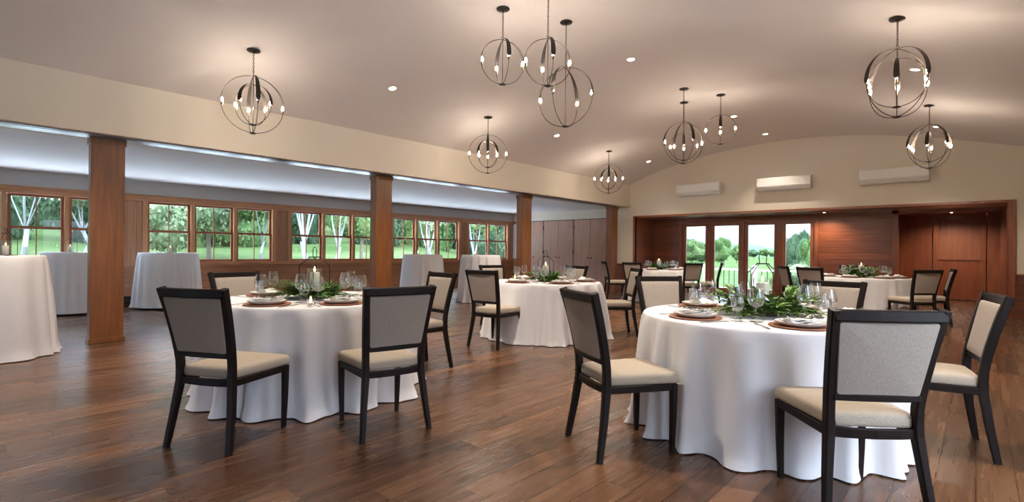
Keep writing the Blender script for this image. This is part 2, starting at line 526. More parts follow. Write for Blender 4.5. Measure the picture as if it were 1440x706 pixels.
# alcove
AY = 14.6
mb = MB(); mb.box(OX0 - .1, OX1 + .1, D + .1, AY + .1, 2.18, 2.28)
struct('ceiling_alcove', mb, M['soffit'], 'lacquered wood soffit above the glass doors', 'soffit')
mb = MB(); mb.box(OX0 - .1, OX0 + .02, D + .02, AY + .1, 0, 2.2)
struct('wall_alcove_left', mb, M['dark_boards_y'], 'dark board wall at the left end of the alcove', 'wall')
mb = MB()
mb.box(OX0, -6.62, AY, AY + .12, 0, 2.2); mb.box(-3.02, -1.40, AY, AY + .12, 0, 2.2)
mb.box(-6.62, -3.02, AY, AY + .12, 2.10, 2.2)
struct('wall_alcove_back', mb, M['dark_boards'], 'dark horizontal board wall beside the glass doors', 'wall')
mb = MB(); mb.box(-1.46, -1.36, AY - .03, AY + .2, 0, 2.19); mb.box(-1.46, .4, AY - .03, AY + .05, 2.12, 2.19)
struct('trim_4', mb, M['dark_trim_z'], 'wood casing where the alcove opens into the passage', 'trim')
HY = 17.6
mb = MB(); mb.box(-1.75, .55, AY + .1, HY + .1, 2.25, 2.35)
struct('ceiling_passage', mb, M['dark_trim'], 'wood ceiling of the short passage', 'ceiling')
mb = MB(); mb.box(.40, .55, D + .12, HY + .1, 0, 2.25)
struct('wall_passage_right', mb, M['dark_boards_y'], 'dark board wall on the right of the passage', 'wall')
mb = MB(); mb.box(-1.80, -1.65, AY + .1, HY + .1, 0, 2.25)
struct('wall_passage_left', mb, M['dark_boards_y'], 'dark board wall on the left of the passage', 'wall')
mb = MB(); mb.box(-1.65, -.88, HY, HY + .1, 0, 2.25); mb.box(-.90, .40, HY + .125, HY + .2, 0, 2.25)
struct('wall_passage_back', mb, M['panel'], 'smooth reddish veneer wall at the end of the passage', 'wall')
# built-in panel with a recessed upper niche
pn = empty('niche_panel', (-.36, HY, 0), 0, 'reddish wood built-in panel with a recessed square niche above', 'built-in panel')
X0 = -.36
mb = MB(); mb.box(-.88 - X0, -.775 - X0, -.05, .12, 0, 2.25); mb.box(.05 - X0, .15 - X0, -.05, .12, 0, 2.25); mb.box(-.775 - X0, .05 - X0, -.05, .12, 2.106, 2.25)
mb.build('casing', M['dark_trim_z'], pn)
mb = MB(); mb.box(-.775 - X0, .05 - X0, -.01, .10, .02, 1.05); mb.build('lower_panel', M['panel'], pn)
mb = MB(); mb.box(-.775 - X0, .05 - X0, -.03, .10, 1.05, 1.075); mb.build('niche_ledge', M['dark_trim'], pn)
mb = MB(); mb.box(-.775 - X0, .05 - X0, .095, .118, 1.075, 2.106); mb.build('niche_back', M['niche'], pn)
mb = MB(); mb.box(-1.65, -.90, HY + .0, HY + .12, 0, 2.25); mb = MB(); mb.box(.17, .40, HY - .06, HY + .12, 0, 2.25)
struct('wall_passage_end', mb, M['dark_trim_z'], 'narrow wood strip right of the niche panel', 'trim')

# glass doors (four leaves)
gl = [(-6.398, -5.823), (-5.563, -4.897), (-4.646, -3.985), (-3.71, -3.143)]
edges = [-6.52, -5.70, -4.77, -3.845, -3.04]
mb = MB()
mb.box(-6.62, -6.52, AY - .05, AY + .12, 0, 2.12); mb.box(-3.04, -2.96, AY - .05, AY + .12, 0, 2.12)
mb.box(-6.52, -3.04, AY - .05, AY + .12, 2.03, 2.12)
for e in (-5.70, -4.77, -3.845): mb.box(e - .03, e + .03, AY - .035, AY + .1, 0, 2.03)
struct('trim_5', mb, M['dark_trim_z'], 'wood frame around the four glass doors', 'trim')
nm = ['leftmost glazed wooden door onto the deck', 'second glazed door from the left onto the deck', 'third glazed door from the left onto the deck', 'rightmost glazed wooden door, a leafy tree behind it']
for i, (a, b_) in enumerate(gl):
    e0 = edges[i] + (.0 if i == 0 else .03); e1 = edges[i + 1] - (.0 if i == 3 else .03)
    d = empty('door_%d' % (i + 1), ((e0 + e1) / 2, AY, 0), 0, nm[i], 'door', 'glass doors in the alcove', 'structure')
    c = (e0 + e1) / 2
    mb = MB()
    mb.box(e0 - c, a - c, 0, .05, .01, 2.03); mb.box(b_ - c, e1 - c, 0, .05, .01, 2.03)
    mb.box(a - c, b_ - c, 0, .05, 1.942, 2.03); mb.box(a - c, b_ - c, 0, .05, .01, .19)
    mb.build('door_frame', M['dark_trim_z'], d)
    mb = MB(); mb.box(a - c, b_ - c, .02, .028, .19, 1.942); mb.build('glass_pane', M['pane'], d)
# ------------------------------------------------------------------ window wall
kk = 1.1887
zt, zs = 2.248, .866
wins = [(-.26, .33), (.484, 1.046), (1.179, 1.74)]
groups = []
g0 = [[(-2.76, -2.17), (-2.026, -1.464), (-1.331, -.77)], [(-.26, .33), (.484, 1.046), (1.179, 1.74)], [(2.208, 2.79), (2.928, 3.516), (3.648, 4.24)],
      [(4.705, 5.309), (5.447, 6.033), (6.17, 6.765)], [(7.226, 7.813), (7.961, 8.518), (8.678, 9.277)], [(9.735, 10.424), (10.542, 11.239)]]
for g_ in g0: groups.append([(a * kk, b_ * kk) for a, b_ in g_])
mb = MB(); mb.box(XW - .15, XW, YB, D2 + .1, 0, zs); struct('wall_left', mb, M['wall_wood'], 'board wall below the row of windows', 'wall')
mb = MB(); mb.box(XW - .15, XW, YB, D2 + .1, zt - .02, ZA + .02)
struct('wall_left_upper', mb, M['greige'], 'grey painted strip of wall above the row of windows', 'wall')
mb = MB(); mb.box(XW - .02, XW + .03, YB, D2, 2.115, zt); mb.box(XW - .02, XW + .045, YB, D2, zt - .03, zt)
struct('trim_6', mb, M['trim_y'], 'long wood head trim above the row of windows', 'trim')
mb = MB(); mb.box(XW - .02, XW + .035, YB, D2, zs - .07, zs + .005)
struct('trim_7', mb, M['trim_y'], 'long wood sill trim below the row of windows', 'trim')
mb = MB(); mb.box(XW - .15, XW - .0, YB, D2, zt - .14, zt - .01); struct('trim_8', mb, M['trim_y'], 'window head boards', 'trim')
# solid wood bays between window groups
mb = MB(); prev = YB
for g_ in groups:
    a = g_[0][0] - .085 ; b_ = g_[-1][1] + .085
    mb.box(XW - .14, XW + .002, prev, a, zs, 2.12); prev = b_
mb.box(XW - .14, XW + .002, prev, D2, zs, 2.12)
struct('wall_left_bays', mb, M['pilaster'], 'vertical wood panels between the window groups', 'wall')
mb = MB()
for g_ in groups:
    a = g_[0][0]; b_ = g_[-1][1]
    mb.box(XW - .10, XW + .025, a - .13, a - .045, zs, 2.12); mb.box(XW - .10, XW + .025, b_ + .045, b_ + .13, zs, 2.12)
    for (p, q) in zip(g_[:-1], g_[1:]): 
        m_ = (p[1] + q[0]) / 2; mb.box(XW - .10, XW + .02, m_ - .035, m_ + .035, zs, 2.12)
struct('trim_9', mb, M['trim'], 'light wood casings and mullions of the windows', 'trim')
gn = ['window group behind the leftmost high table', 'first window group right of the nearest post', 'second window group right of the nearest post', 'window group just right of the second post', 'window pair nearest the cabinets']
wi = 0
pos3 = ['left window', 'middle window', 'right window']
for gi, g_ in enumerate(groups):
    if gi == 0: continue
    for j, (a, b_) in enumerate(g_):
        wi += 1
        t = empty('window_%d' % wi, (XW - .05, (a + b_) / 2, zs), 0,
                  'wood framed sash window, %s of the %s' % ((pos3[j] if len(g_) == 3 else ['left one', 'right one'][j]), gn[gi - 1]), 'window', 'sash windows along the aisle', 'structure')
        hw = (b_ - a) / 2; sw = .045
        z0, zm, z1 = .0, .615, 2.115 - zs
        mb = MB(); mb.frame('X', -.055, -.02, -hw - sw, hw + sw, zm + .01, z1, sw, .045, .04); mb.box(-.05, -.025, -.008, .008, zm + .03, z1 - .03); mb.build('upper_sash', M['sash'], t)
        mb = MB(); mb.frame('X', -.02, .015, -hw - sw, hw + sw, 0.0, zm + .045, sw, .045, .05); mb.box(-.015, .01, -.008, .008, .03, zm + .01); mb.build('lower_sash', M['sash'], t)
        mb = MB(); mb.box(-.042, -.038, -hw, hw, zm + .03, z1 - .03); mb.box(-.005, -.001, -hw, hw, .03, zm + .01); mb.build('glass_pane', M['pane'], t)
# end wall of the aisle with cabinets
mb = MB(); mb.box(XW - .1, -8.0, D2, D2 + .12, 2.225, ZA + .05); struct('wall_aisle_end', mb, M['cream'], 'cream strip of wall above the tall cabinets', 'wall')
mb = MB(); mb.box(XW - .1, -12.14, D2, D2 + .12, 0, 2.225); struct('wall_aisle_end_side', mb, M['trim'], 'wood strip of wall left of the tall cabinets', 'wall')
mb = MB(); mb.box(-12.58, -12.36, D2 - .012, D2 + .005, .90, 2.15); o = struct('window_20', mb, M['shade'], 'narrow bright window with a white shade beside the cabinets', 'window')
cabs = [(-12.12, -11.14, 'tall wood cabinet left of the other two, by the window corner'), (-11.13, -9.86, 'tall two-door wood cabinet in the middle of the three'), (-9.84, -8.56, 'tall two-door wood cabinet nearest the farthest post')]
for ci, (a, b_, lb) in enumerate(cabs):
    c = (a + b_) / 2; t = empty('tall_cabinet', (c, D2, 0), 0, lb, 'cabinet', 'tall cabinets on the aisle end wall')
    mb = MB(); mb.box(a - c, b_ - c, .0, .12, 0, 2.225); mb.box(a - c, b_ - c, -.02, .0, 0, .07); mb.build('body', M['cabinet'], t)
    for sgn in (-1, 1):
        u0, u1 = (a - c + .012, -.003) if sgn < 0 else (.003, b_ - c - .012)
        mb = MB(); mb.box(u0, u1, -.022, 0, .08, 2.215, b=.002); dd = mb.build('door', M['cabinet'], t)
        mb = MB(); mb.lathe([(.0, 0), (.014, 0), (.008, .012), (.008, .02), (.020, .026), (.022, .036), (.012, .044), (0, .045)], 12, Matrix.Translation((.07 * sgn, -.022, .97)) @ Matrix.Rotation(PI / 2, 4, 'X'))
        mb.build('knob', M['iron'], dd, True)
        hx = u0 if sgn < 0 else u1
        for hz in (.30, 1.15, 1.98):
            mb = MB(); mb.box(hx - .006, hx + .006, -.032, -.02, hz - .05, hz + .05); mb.build('hinge', M['iron'], dd)
mb = MB(); mb.box(-8.55, -8.05, D2, D2 + .12, 0, 2.225); struct('wall_aisle_end_panel', mb, M['cabinet'], 'plain veneer panel right of the cabinets', 'wall')
mb = MB(); mb.box(XW, -8.06, D2 - .006, D2 + .01, 2.205, 2.235); struct('shadow_strip', mb, M['black'], 'dark strip painted as the shadow line above the tall cabinets', 'trim')  # thin black strip drawn in for the shade above the cabinets
# unseen enclosing walls, with wide openings that let daylight in on the right
mb = MB()
for (a, b_) in ((YB, -.4), (.8, 1.9), (3.4, D)): mb.box(XR, XR + .15, a, b_, 0, 3.2)
mb.box(XR, XR + .15, YB, D, 0, .5); mb.box(XR, XR + .15, YB, D, 2.2, 3.2)
struct('wall_right', mb, M['cream'], 'cream right wall outside the view', 'wall')
mb = MB()
mb.box(XW, -6.0, YB - .15, YB, 0, 4.1); mb.box(-.6, XR, YB - .15, YB, 0, 4.1); mb.box(-6.0, -.6, YB - .15, YB, 2.3, 4.1); mb.box(-3.6, -.6, YB - .15, YB, 0, 2.3)
struct('wall_front', mb, M['cream'], 'cream wall behind the viewer', 'wall')
mb = MB(); mb.box(XB, XR, YB - .1, YB + .0, 3.0, 4.2); struct('wall_front_upper', mb, M['cream'], 'upper part of the wall behind the viewer', 'wall')
# heater
t = empty('baseboard_heater', (XW, 2.35, 0), 0, 'dark low baseboard heater on the board wall right of the nearest post', 'heater')
mb = MB(); mb.box(.0, .075, -.65, .65, .03, .18, b=.006); mb.build('casing', M['heater'], t)
mb = MB(); mb.box(.06, .082, -.6, .6, .045, .06); mb.box(.06, .082, -.6, .6, .15, .165); mb.build('grille', M['black'], t)
# track
t = empty('partition_track', (0, 0, 0), 0, 'long bright metal partition track on the underside of the beam', 'track')
o = mb2.build('lip', M['track'], t)
mbk = MB(); mbk.box(-7.97, -7.76, YB, 12.7, ZB - .008, ZB - .001); mbk.build('rail', M['track'], t)

# ------------------------------------------------------------------ posts
plab = ['wooden post nearest the camera at the left', 'second wooden post, behind the left dining table', 'third wooden post, left of the tall cabinets', 'farthest wooden post, right of the tall cabinets by the back wall']
def make_post(h):
    t = empty('wooden_post')
    mb = MB(); mb.box(-.0945, .0945, -.165, .165, 0, h, b=.004); mb.build('shaft', M['post'], t)
    mb = MB(); mb.box(-.11, .11, -.18, .18, 0, .055, b=.004); mb.build('base_trim', M['post'], t)
    mb = MB(); mb.box(-.108, .108, -.178, .178, h - .075, h, b=.003); mb.build('top_trim', M['post'], t)
    return t
pp = make_post(ZB - .0085)
for i in range(4):
    inst('post', pp, (-7.945, 1.04 + .165 + 3.917 * i, 0), 0, plab[i], 'post', 'wooden posts under the beam')
# one more post behind the first keeps the beam carried
# ------------------------------------------------------------------ wall units
def make_unit(wd, loc, label):
    t = empty('air_conditioner', loc, 0, label, 'air conditioner', 'wall units on the cream back wall')
    pr_ = [(0, 0), (-.17, 0), (-.245, .085), (-.25, .10), (-.25, .285), (-.235, .30), (0, .30)]
    mb = MB(); mb.prism(pr_, 'X', -wd / 2, wd / 2); mb.build('body', M['white_plastic'], t)
    mb = MB()
    n_ = Vector((0, -.75, -.66)).normalized()
    mb.add([(-wd * .42, -.178, .004), (wd * .34, -.178, .004), (wd * .34, -.236, .070), (-wd * .42, -.236, .070),
            (-wd * .42, -.180, .000), (wd * .34, -.180, .000), (wd * .34, -.240, .066), (-wd * .42, -.240, .066)],
           [(0, 1, 2, 3), (4, 5, 6, 7), (0, 1, 5, 4), (1, 2, 6, 5), (2, 3, 7, 6), (3, 0, 4, 7)])
    mb.build('louvre', M['white_plastic'], t)
    mb = MB(); mb.box(-wd * .42, wd * .34, -.183, -.172, -.004, .003); mb.build('outlet_slot', M['flap'], t)
    return t
make_unit(1.16, (-5.47, D, 2.70), 'white wall-mounted air conditioner, leftmost of three')
make_unit(1.15, (-3.41, D, 2.695), 'white wall-mounted air conditioner, middle of three')
make_unit(1.17, (-1.32, D, 2.685), 'white wall-mounted air conditioner, rightmost of three')

# ================================================================== CHAIRS
def hourglass(z):   # outer half width, y of the rear leg / back upright at height z
    P = [(0, .237, -.085), (.2, .221, -.052), (.38, .206, -.028), (.48, .204, -.026), (.6, .211, -.042), (.78, .225, -.083), (.94, .240, -.129)]
    for a, b_ in zip(P[:-1], P[1:]):
        if z <= b_[0]:
            t_ = (z - a[0]) / (b_[0] - a[0]); t_ = max(0, t_)
            return a[1] + (b_[1] - a[1]) * t_, a[2] + (b_[2] - a[2]) * t_
    return P[-1][1], P[-1][2]
def rounded(poly, r, seg=4):
    out = []; k = len(poly)
    for i in range(k):
        p0, p, p1 = Vector(poly[i - 1]), Vector(poly[i]), Vector(poly[(i + 1) % k])
        a = (p0 - p).normalized(); b_ = (p1 - p).normalized()
        for q in range(seg + 1):
            t_ = q / seg
            out.append(((1 - t_) ** 2 * (p + a * r) + 2 * t_ * (1 - t_) * p + t_ ** 2 * (p + b_ * r)))
    return out
def cushion(mb, poly, r, layers, place):
    """stack of inset outlines; layers = (inset, height); place(u,v,h)->xyz ; fan-capped both ends"""
    out = rounded(poly, r); k = len(out)
    c = sum(out, Vector((0, 0))) / k
    vs = []; fs = []
    for ins, hh in layers:
        for p in out:
            d = (p - c); L = d.length; q = c + d * max(0, (L - ins) / L)
            vs.append(place(q.x, q.y, hh))
    m_ = len(layers)
    for i in range(m_ - 1):
        for j in range(k):
            j2 = (j + 1) % k
            fs.append((i * k + j, i * k + j2, (i + 1) * k + j2, (i + 1) * k + j))
    vs.append(place(c.x, c.y, layers[0][1])); vs.append(place(c.x, c.y, layers[-1][1]))
    for j in range(k):
        j2 = (j + 1) % k
        fs.append((m_ * k, j2, j)); fs.append((m_ * k + 1, (m_ - 1) * k + j, (m_ - 1) * k + j2))
    mb.add(vs, fs)
def bow(x): return -.020 * (1 - (x / .24) ** 2)
def make_chair():
    t = empty('dining_chair')
    for s_ in (-1, 1):
        zz = [0, .1, .2, .3, .38, .44]
        pts = []; wd = []
        for z in zz:
            hw, y = hourglass(z); wdt = .030 + .010 * min(1, z / .38)
            pts.append((s_ * (hw - wdt / 2), y, z)); wd.append((wdt, .034 + .012 * min(1, z / .38)))
        mb = MB(); mb.sweep(pts, (1, 0, 0), wd, .15); mb.build('leg', M['espresso'], t)
        mb = MB(); mb.sweep([(s_ * .198, .392, 0), (s_ * .203, .395, .2), (s_ * .205, .395, .405)], (1, 0, 0), [(.026, .026), (.034, .034), (.04, .04)], .15)
        mb.build('leg', M['espresso'], t)
    # seat frame
    mb = MB()
    mb.sweep([(-.19, .40, .39), (.19, .40, .39)], (0, 1, 0), (.026, .042), .12)
    for s_ in (-1, 1): mb.sweep([(s_ * .190, -.02, .39), (s_ * .208, .395, .39)], (1, 0, 0), (.026, .042), .12)
    mb.sweep([(-.185, -.024, .39), (-.1, -.040, .39), (0, -.046, .39), (.1, -.040, .39), (.185, -.024, .39)], (0, 1, 0), (.026, .042), .12)
    mb.build('seat_frame', M['espresso'], t)
    # back frame
    mb = MB()
    for s_ in (-1, 1):
        pts = []; wd = []
        for z in (.43, .50, .56, .64, .72, .80, .88, .94):
            hw, y = hourglass(z); pts.append((s_ * (hw - .019), y, z)); wd.append((.038, .044))
        mb.sweep(pts, (1, 0, 0), wd, .15)
    def rail(z, hh, dd, ins, zz=0):
        hw, y = hourglass(z); hw -= ins
        pts = [(hw * q, y + bow(hw * q), z + zz * (1 - q * q)) for q in np.linspace(-1, 1, 11)]
        mb.sweep(pts, (0, 1, 0), (dd, hh), .15)
    rail(.914, .05, .042, .018); rail(.550, .030, .036, .03)
    mb.build('back_frame', M['espresso'], t, True, 40)
    # back pad
    def place(u, v, hh):
        hw, y = hourglass(v)
        sl = .2556  # slope of the back
        return (u, y + bow(u) + hh, v + hh * sl)
    poly = [(-.172, .566), (.172, .566), (.202, .888), (-.202, .888)]
    mb = MB(); cushion(mb, poly, .012, [(.012, -.017), (.002, -.016), (0, -.010), (0, .012), (.004, .022), (.02, .028), (.06, .032)], place)
    mb.build('back_pad', M['fabric_shaded'], t, True, 50)
    # seat
    mb = MB()
    cushion(mb, [(-.186, -.028), (.186, -.028), (.226, .435), (-.226, .435)], .045,
            [(.01, .411), (.0, .416), (-.002, .43), (0, .452), (.005, .463), (.016, .471), (.05, .477), (.12, .481)], lambda u, v, hh: (u, v, hh))
    mb.build('seat', M['fabric'], t, True, 60)
    return t
chair0 = make_chair()
tabs = {'L': (-4.15, 2.03), 'R': (-1.08, 3.70), 'M': (-4.45, 5.53), 'B': (-5.83, 11.72), 'T': (-1.60, 11.35)}
TN = {'L': 'left front table', 'R': 'right front table', 'M': 'middle table', 'B': 'far left table', 'T': 'far right table'}
chairs = {
 'L': [(-3.336, .996, .486, 'near left chair'), (-2.773, 1.883, 1.367, 'near right chair'), (-4.089, 3.248, 3.069, 'far right chair'), (-5.16, 1.80, -1.43, 'far left chair')],
 'R': [(-1.679, 2.581, -.534, 'left chair seen from the side'), (-2.175, 4.50, -2.20, 'far left chair facing the camera'), (-.352, 2.732, .679, 'big front chair'), (-.039, 4.149, 1.783, 'right chair at the picture edge'), (-.92, 4.936, 3.034, 'rear chair facing the camera')],
 'M': [(-4.376, 4.318, .148, 'near left chair'), (-5.666, 5.779, -1.755, 'far left chair'), (-4.838, 6.677, 3.02, 'rear chair before the cabinets'), (-3.669, 6.426, 2.361, 'right chair seen from its front')],
 'B': [(-6.70, 10.80, -.80, 'left chair in profile by the farthest post'), (-5.80, 10.45, .05, 'chair with its back to the camera'), (-4.80, 11.20, 1.00, 'near right chair'), (-4.60, 12.20, 1.95, 'chair close to the glass doors')],
 'T': [(-2.62, 10.60, -.95, 'leftmost chair'), (-2.12, 10.12, -.36, 'left chair with its back to the camera'), (-.66, 10.40, .80, 'right chair with its back to the camera'), (-.42, 11.25, 1.70, 'rightmost chair in profile'), (-1.90, 12.50, -2.92, 'rear chair hidden behind the candle')],
}
for k_, lst in chairs.items():
    for (x, y, a, nm_) in lst:
        inst('chair', chair0, (x, y, 0), a, 'beige dining chair, %s at the %s' % (nm_, TN[k_]), 'chair', 'dining chairs around the round tables')

# ================================================================== TABLECLOTHS
def make_cloth(name, seed, rt, rb, zt_, zb_, nf, amp, rot=0.0):
    amp *= 1.9
    rg = random.Random(seed)
    A = 288
    comps = [(k, rg.uniform(.4, 1.0) / (1 + abs(k - nf) * .35), rg.uniform(0, 2 * PI)) for k in range(max(3, nf - 5), nf + 8)]
    slow = [(k, rg.uniform(.2, .6), rg.uniform(0, 2 * PI)) for k in (1, 2, 3, 5)]
    tot = sum(c[1] for c in comps) * .55
    ph = [rg.uniform(0, 2 * PI) for _ in range(8)]
    def fold(a):
        w_ = nf * a + 1.3 * math.sin(2 * a + ph[0]) + 1.0 * math.sin(3 * a + ph[1]) + .7 * math.sin(5 * a + ph[2])
        c_ = math.cos(w_)
        k_ = .62 + .38 * math.sin(4 * a + ph[3]) * math.cos(3 * a + ph[4])
        g_ = .28 * math.cos((nf * 2 + 3) * a + ph[5]) * (.5 + .5 * math.sin(3 * a + ph[6]))
        return k_ * (math.copysign(abs(c_) ** .75, c_) if c_ > 0 else c_ * .8) + g_
    def sl(a): return sum(w_ * math.cos(k * a + p) for k, w_, p in slow) * .35
    F = [fold(2 * PI * i / A) for i in range(A)]; S = [sl(2 * PI * i / A) for i in range(A)]
    rows = [(0.02, 0, 0), (rt * .5, 0, 0), (rt * .9, 0, 0), (rt - .012, 0, 0), (rt - .003, -.004, 0), (rt + .003, -.014, 0)]
    H_ = zt_ - zb_
    vs = []; fs = []
    for r, dz, _ in rows:
        for i in range(A):
            a = 2 * PI * i / A; vs.append((r * math.cos(a), r * math.sin(a), zt_ + dz))
    NR = 22
    for j in range(1, NR + 1):
        t_ = j / NR; tt = t_ ** .75
        for i in range(A):
            a = 2 * PI * i / A
            am = amp * (.10 + .90 * t_ ** .7) * (1 + .35 * S[i])
            r = rt + .005 + (rb - rt) * tt + am * F[i]
            r = max(r, rt * (.985 - .09 * t_))
            da = .018 * math.sin(3.1 * t_ + 9 * S[i]) * t_ * (nf / 12)
            z = zt_ - .014 - (H_ - .014) * t_
            if t_ > .93: r += (t_ - .93) / .07 * .012 * (1 + F[i])
            vs.append((r * math.cos(a + da), r * math.sin(a + da), z + (.012 * (1 + F[i]) * .5 * (t_ > .999) if zb_ > .012 else 0)))
    n_ = len(rows) + NR
    for q in range(n_ - 1):
        for i in range(A):
            i2 = (i + 1) % A
            fs.append((q * A + i, q * A + i2, (q + 1) * A + i2, (q + 1) * A + i))
    vs.append((0, 0, zt_)); c = len(vs) - 1
    for i in range(A): fs.append((c, (i + 1) % A, i))
    mb = MB(); mb.add(vs, fs)
    return mb.build(name, M['linen'], None, True)
TZ = .75
cl_lab = {'L': 'white floor-length tablecloth on the left front round table', 'R': 'white floor-length tablecloth on the right front round table, largest in view',
          'M': 'white tablecloth on the middle round table before the cabinets', 'B': 'white tablecloth on the far round table by the glass doors', 'T': 'white tablecloth on the far right round table before the board wall'}
prm = {'L': (11, .775, .87, 15, .042), 'R': (29, .785, .82, 18, .036), 'M': (35, .765, .86, 15, .04), 'B': (47, .76, .83, 15, .04), 'T': (59, .76, .83, 15, .04)}
for k_, (cx_, cy_) in tabs.items():
    sd, rt, rb, nf, am = prm[k_]
    o = make_cloth('tablecloth', sd, rt, rb, TZ, .008, nf, am)
    o.location = (cx_, cy_, 0); tag(o, cl_lab[k_], 'tablecloth', 'white cloths on the round dining tables')
ktab = [(-7.62, .18, .45, .53, 71, 'white cloth on the high cocktail table at the left picture edge', .01), (-11.75, 1.35, .45, .54, 72, 'white cloth on the high cocktail table half hidden behind the nearest post', .03),
        (-11.72, 2.75, .49, .565, 73, 'white cloth on the high cocktail table right of the nearest post', .03), (-9.45, 7.22, .44, .52, 74, 'white cloth on the high cocktail table just right of the second post', .01),
        (-8.45, 8.12, .44, .51, 75, 'white cloth on the high cocktail table beside the third post', .01)]
for (x, y, rt, rb, sd, lb, zb_) in ktab:
    o = make_cloth('cocktail_tablecloth', sd, rt, rb, 1.07, zb_, 15, .020)
    o.location = (x, y, 0); tag(o, lb, 'tablecloth', 'white cloths on the high cocktail tables')

# ================================================================== TABLEWARE
def P(key, prof, seg, name, m, **kw):
    mb = MB(); mb.lathe(prof, seg, **kw); return mb
def make_wine(hh, rb_, rr, bowl):   # height, base radius, rim radius, widest bowl radius
    s0 = hh * .42
    prof = [(0.0, .0), (rb_, .001), (rb_, .003), (.010, .009), (.0045, .02), (.0040, s0 * .9), (.008, s0),
            (bowl * .75, s0 + hh * .09), (bowl, s0 + hh * .22), (bowl * .97, s0 + hh * .33), (rr, hh),
            (rr - .0015, hh), (bowl * .97 - .0018, s0 + hh * .33), (bowl - .0018, s0 + hh * .22), (bowl * .72, s0 + hh * .10), (.004, s0 + .006), (0, s0 + .005)]
    mb = MB(); mb.lathe(prof, 28)
    return mb.build('wine_glass', M['glass'], None, True, 50)
wine = make_wine(.225, .038, .030, .043)
red = make_wine(.205, .040, .036, .050)
gob = make_wine(.150, .035, .032, .038)
red.name = 'red_wine_glass'; gob.name = 'water_goblet'
mb = MB(); mb.lathe([(0, 0), (.145, 0), (.160, .003), (.165, .008), (.163, .011), (.155, .011), (.14, .008), (0, .008)], 48); charger = mb.build('charger_plate', M['charger'], None, True, 40)
mb = MB(); mb.lathe([(0, 0), (.085, 0), (.115, .008), (.132, .020), (.135, .026), (.132, .027), (.120, .018), (.09, .008), (0, .006)], 48); plate = mb.build('dinner_plate', M['china'], None, True, 40)
def make_napkin():
    mb = MB()
    rg = random.Random(3)
    nx, ny = 16, 8
    def sheet(z0, sx, sy, ph, tw):
        vs = []; fs = []
        for i in range(nx + 1):
            for j in range(ny + 1):
                u = i / nx * 2 - 1; v = j / ny * 2 - 1
                z = z0 + .012 * abs(u) ** 3 + .004 * math.sin(5 * u + ph) + .003 * math.cos(7 * v + ph)
                x = u * sx + tw * v * .01; y = v * sy * (1 - .25 * u * u * tw)
                vs.append((x, y, z))
        o = len(vs)
        vs += [(a, b_, c - .004) for a, b_, c in vs]
        for i in range(nx):
            for j in range(ny):
                a = i * (ny + 1) + j
                fs.append((a, a + 1, a + ny + 2, a + ny + 1)); fs.append((o + a, o + a + ny + 1, o + a + ny + 2, o + a + 1))
        for i in range(nx):
            for e in (0, ny):
                a = i * (ny + 1) + e; fs.append((a, a + ny + 1, o + a + ny + 1, o + a))
        for j in range(ny):
            for e in (0, nx):
                a = e * (ny + 1) + j; fs.append((a, a + 1, o + a + 1, o + a))
        mb.add(vs, fs)
    sheet(.006, .092, .055, 0, .6); sheet(.016, .084, .048, 1.3, .9); sheet(.027, .070, .040, 2.4, 1.2)
    return mb.build('napkin', M['napkin'], None, True, 50)
napkin = make_napkin()
def make_sprig():
    mb = MB(); rg = random.Random(5)
    pts = [(-.055 + .11 * i / 8, .004 * math.sin(i), .003 + .002 * math.sin(i * .8)) for i in range(9)]
    mb.tube(pts, .0022, 5)
    for i in range(22):
        x = rg.uniform(-.03, .055); a = rg.uniform(0, 2 * PI); L = rg.uniform(.012, .026)
        d = Vector((math.cos(a), math.sin(a) * .8, rg.uniform(0, .5))).normalized()
        p = Vector((x, 0, .005)); s_ = d.cross(Vector((0, 0, 1))).normalized() * L * .28
        mb.add([p, p + d * L * .5 + s_, p + d * L, p + d * L * .5 - s_ + Vector((0, 0, .001))], [(0, 1, 2, 3)])
    return mb.build('herb_sprig', M['sprig'], None)
sprig = make_sprig()
def make_fork():
    t = empty('fork')
    mb = MB(); mb.sweep([(0, -.10, .003), (0, -.02, .004), (0, .03, .006), (0, .045, .004)], (1, 0, 0), [(.014, .003), (.007, .003), (.006, .003), (.016, .003)], .2); mb.build('handle', M['steel'], t, True, 40)
    mb = MB()
    for i in range(4): mb.sweep([(-.0085 + .0057 * i, .045, .004), (-.0085 + .0057 * i, .075, .003), (-.0085 + .0057 * i, .10, .007)], (1, 0, 0), (.0028, .002), .2)
    mb.build('tines', M['steel'], t); return t
def make_knife():
    t = empty('knife')
    mb = MB(); mb.sweep([(0, -.11, .003), (0, -.02, .003)], (1, 0, 0), [(.015, .006), (.010, .005)], .25); mb.build('handle', M['steel'], t, True, 40)
    mb = MB(); mb.prism([(-.006, -.02), (.008, -.02), (.010, .06), (.004, .105), (-.006, .10)], 'Z', .002, .004); mb.build('blade', M['steel'], t); return t
fork = make_fork(); knife = make_knife()
ZT = TZ + .0005
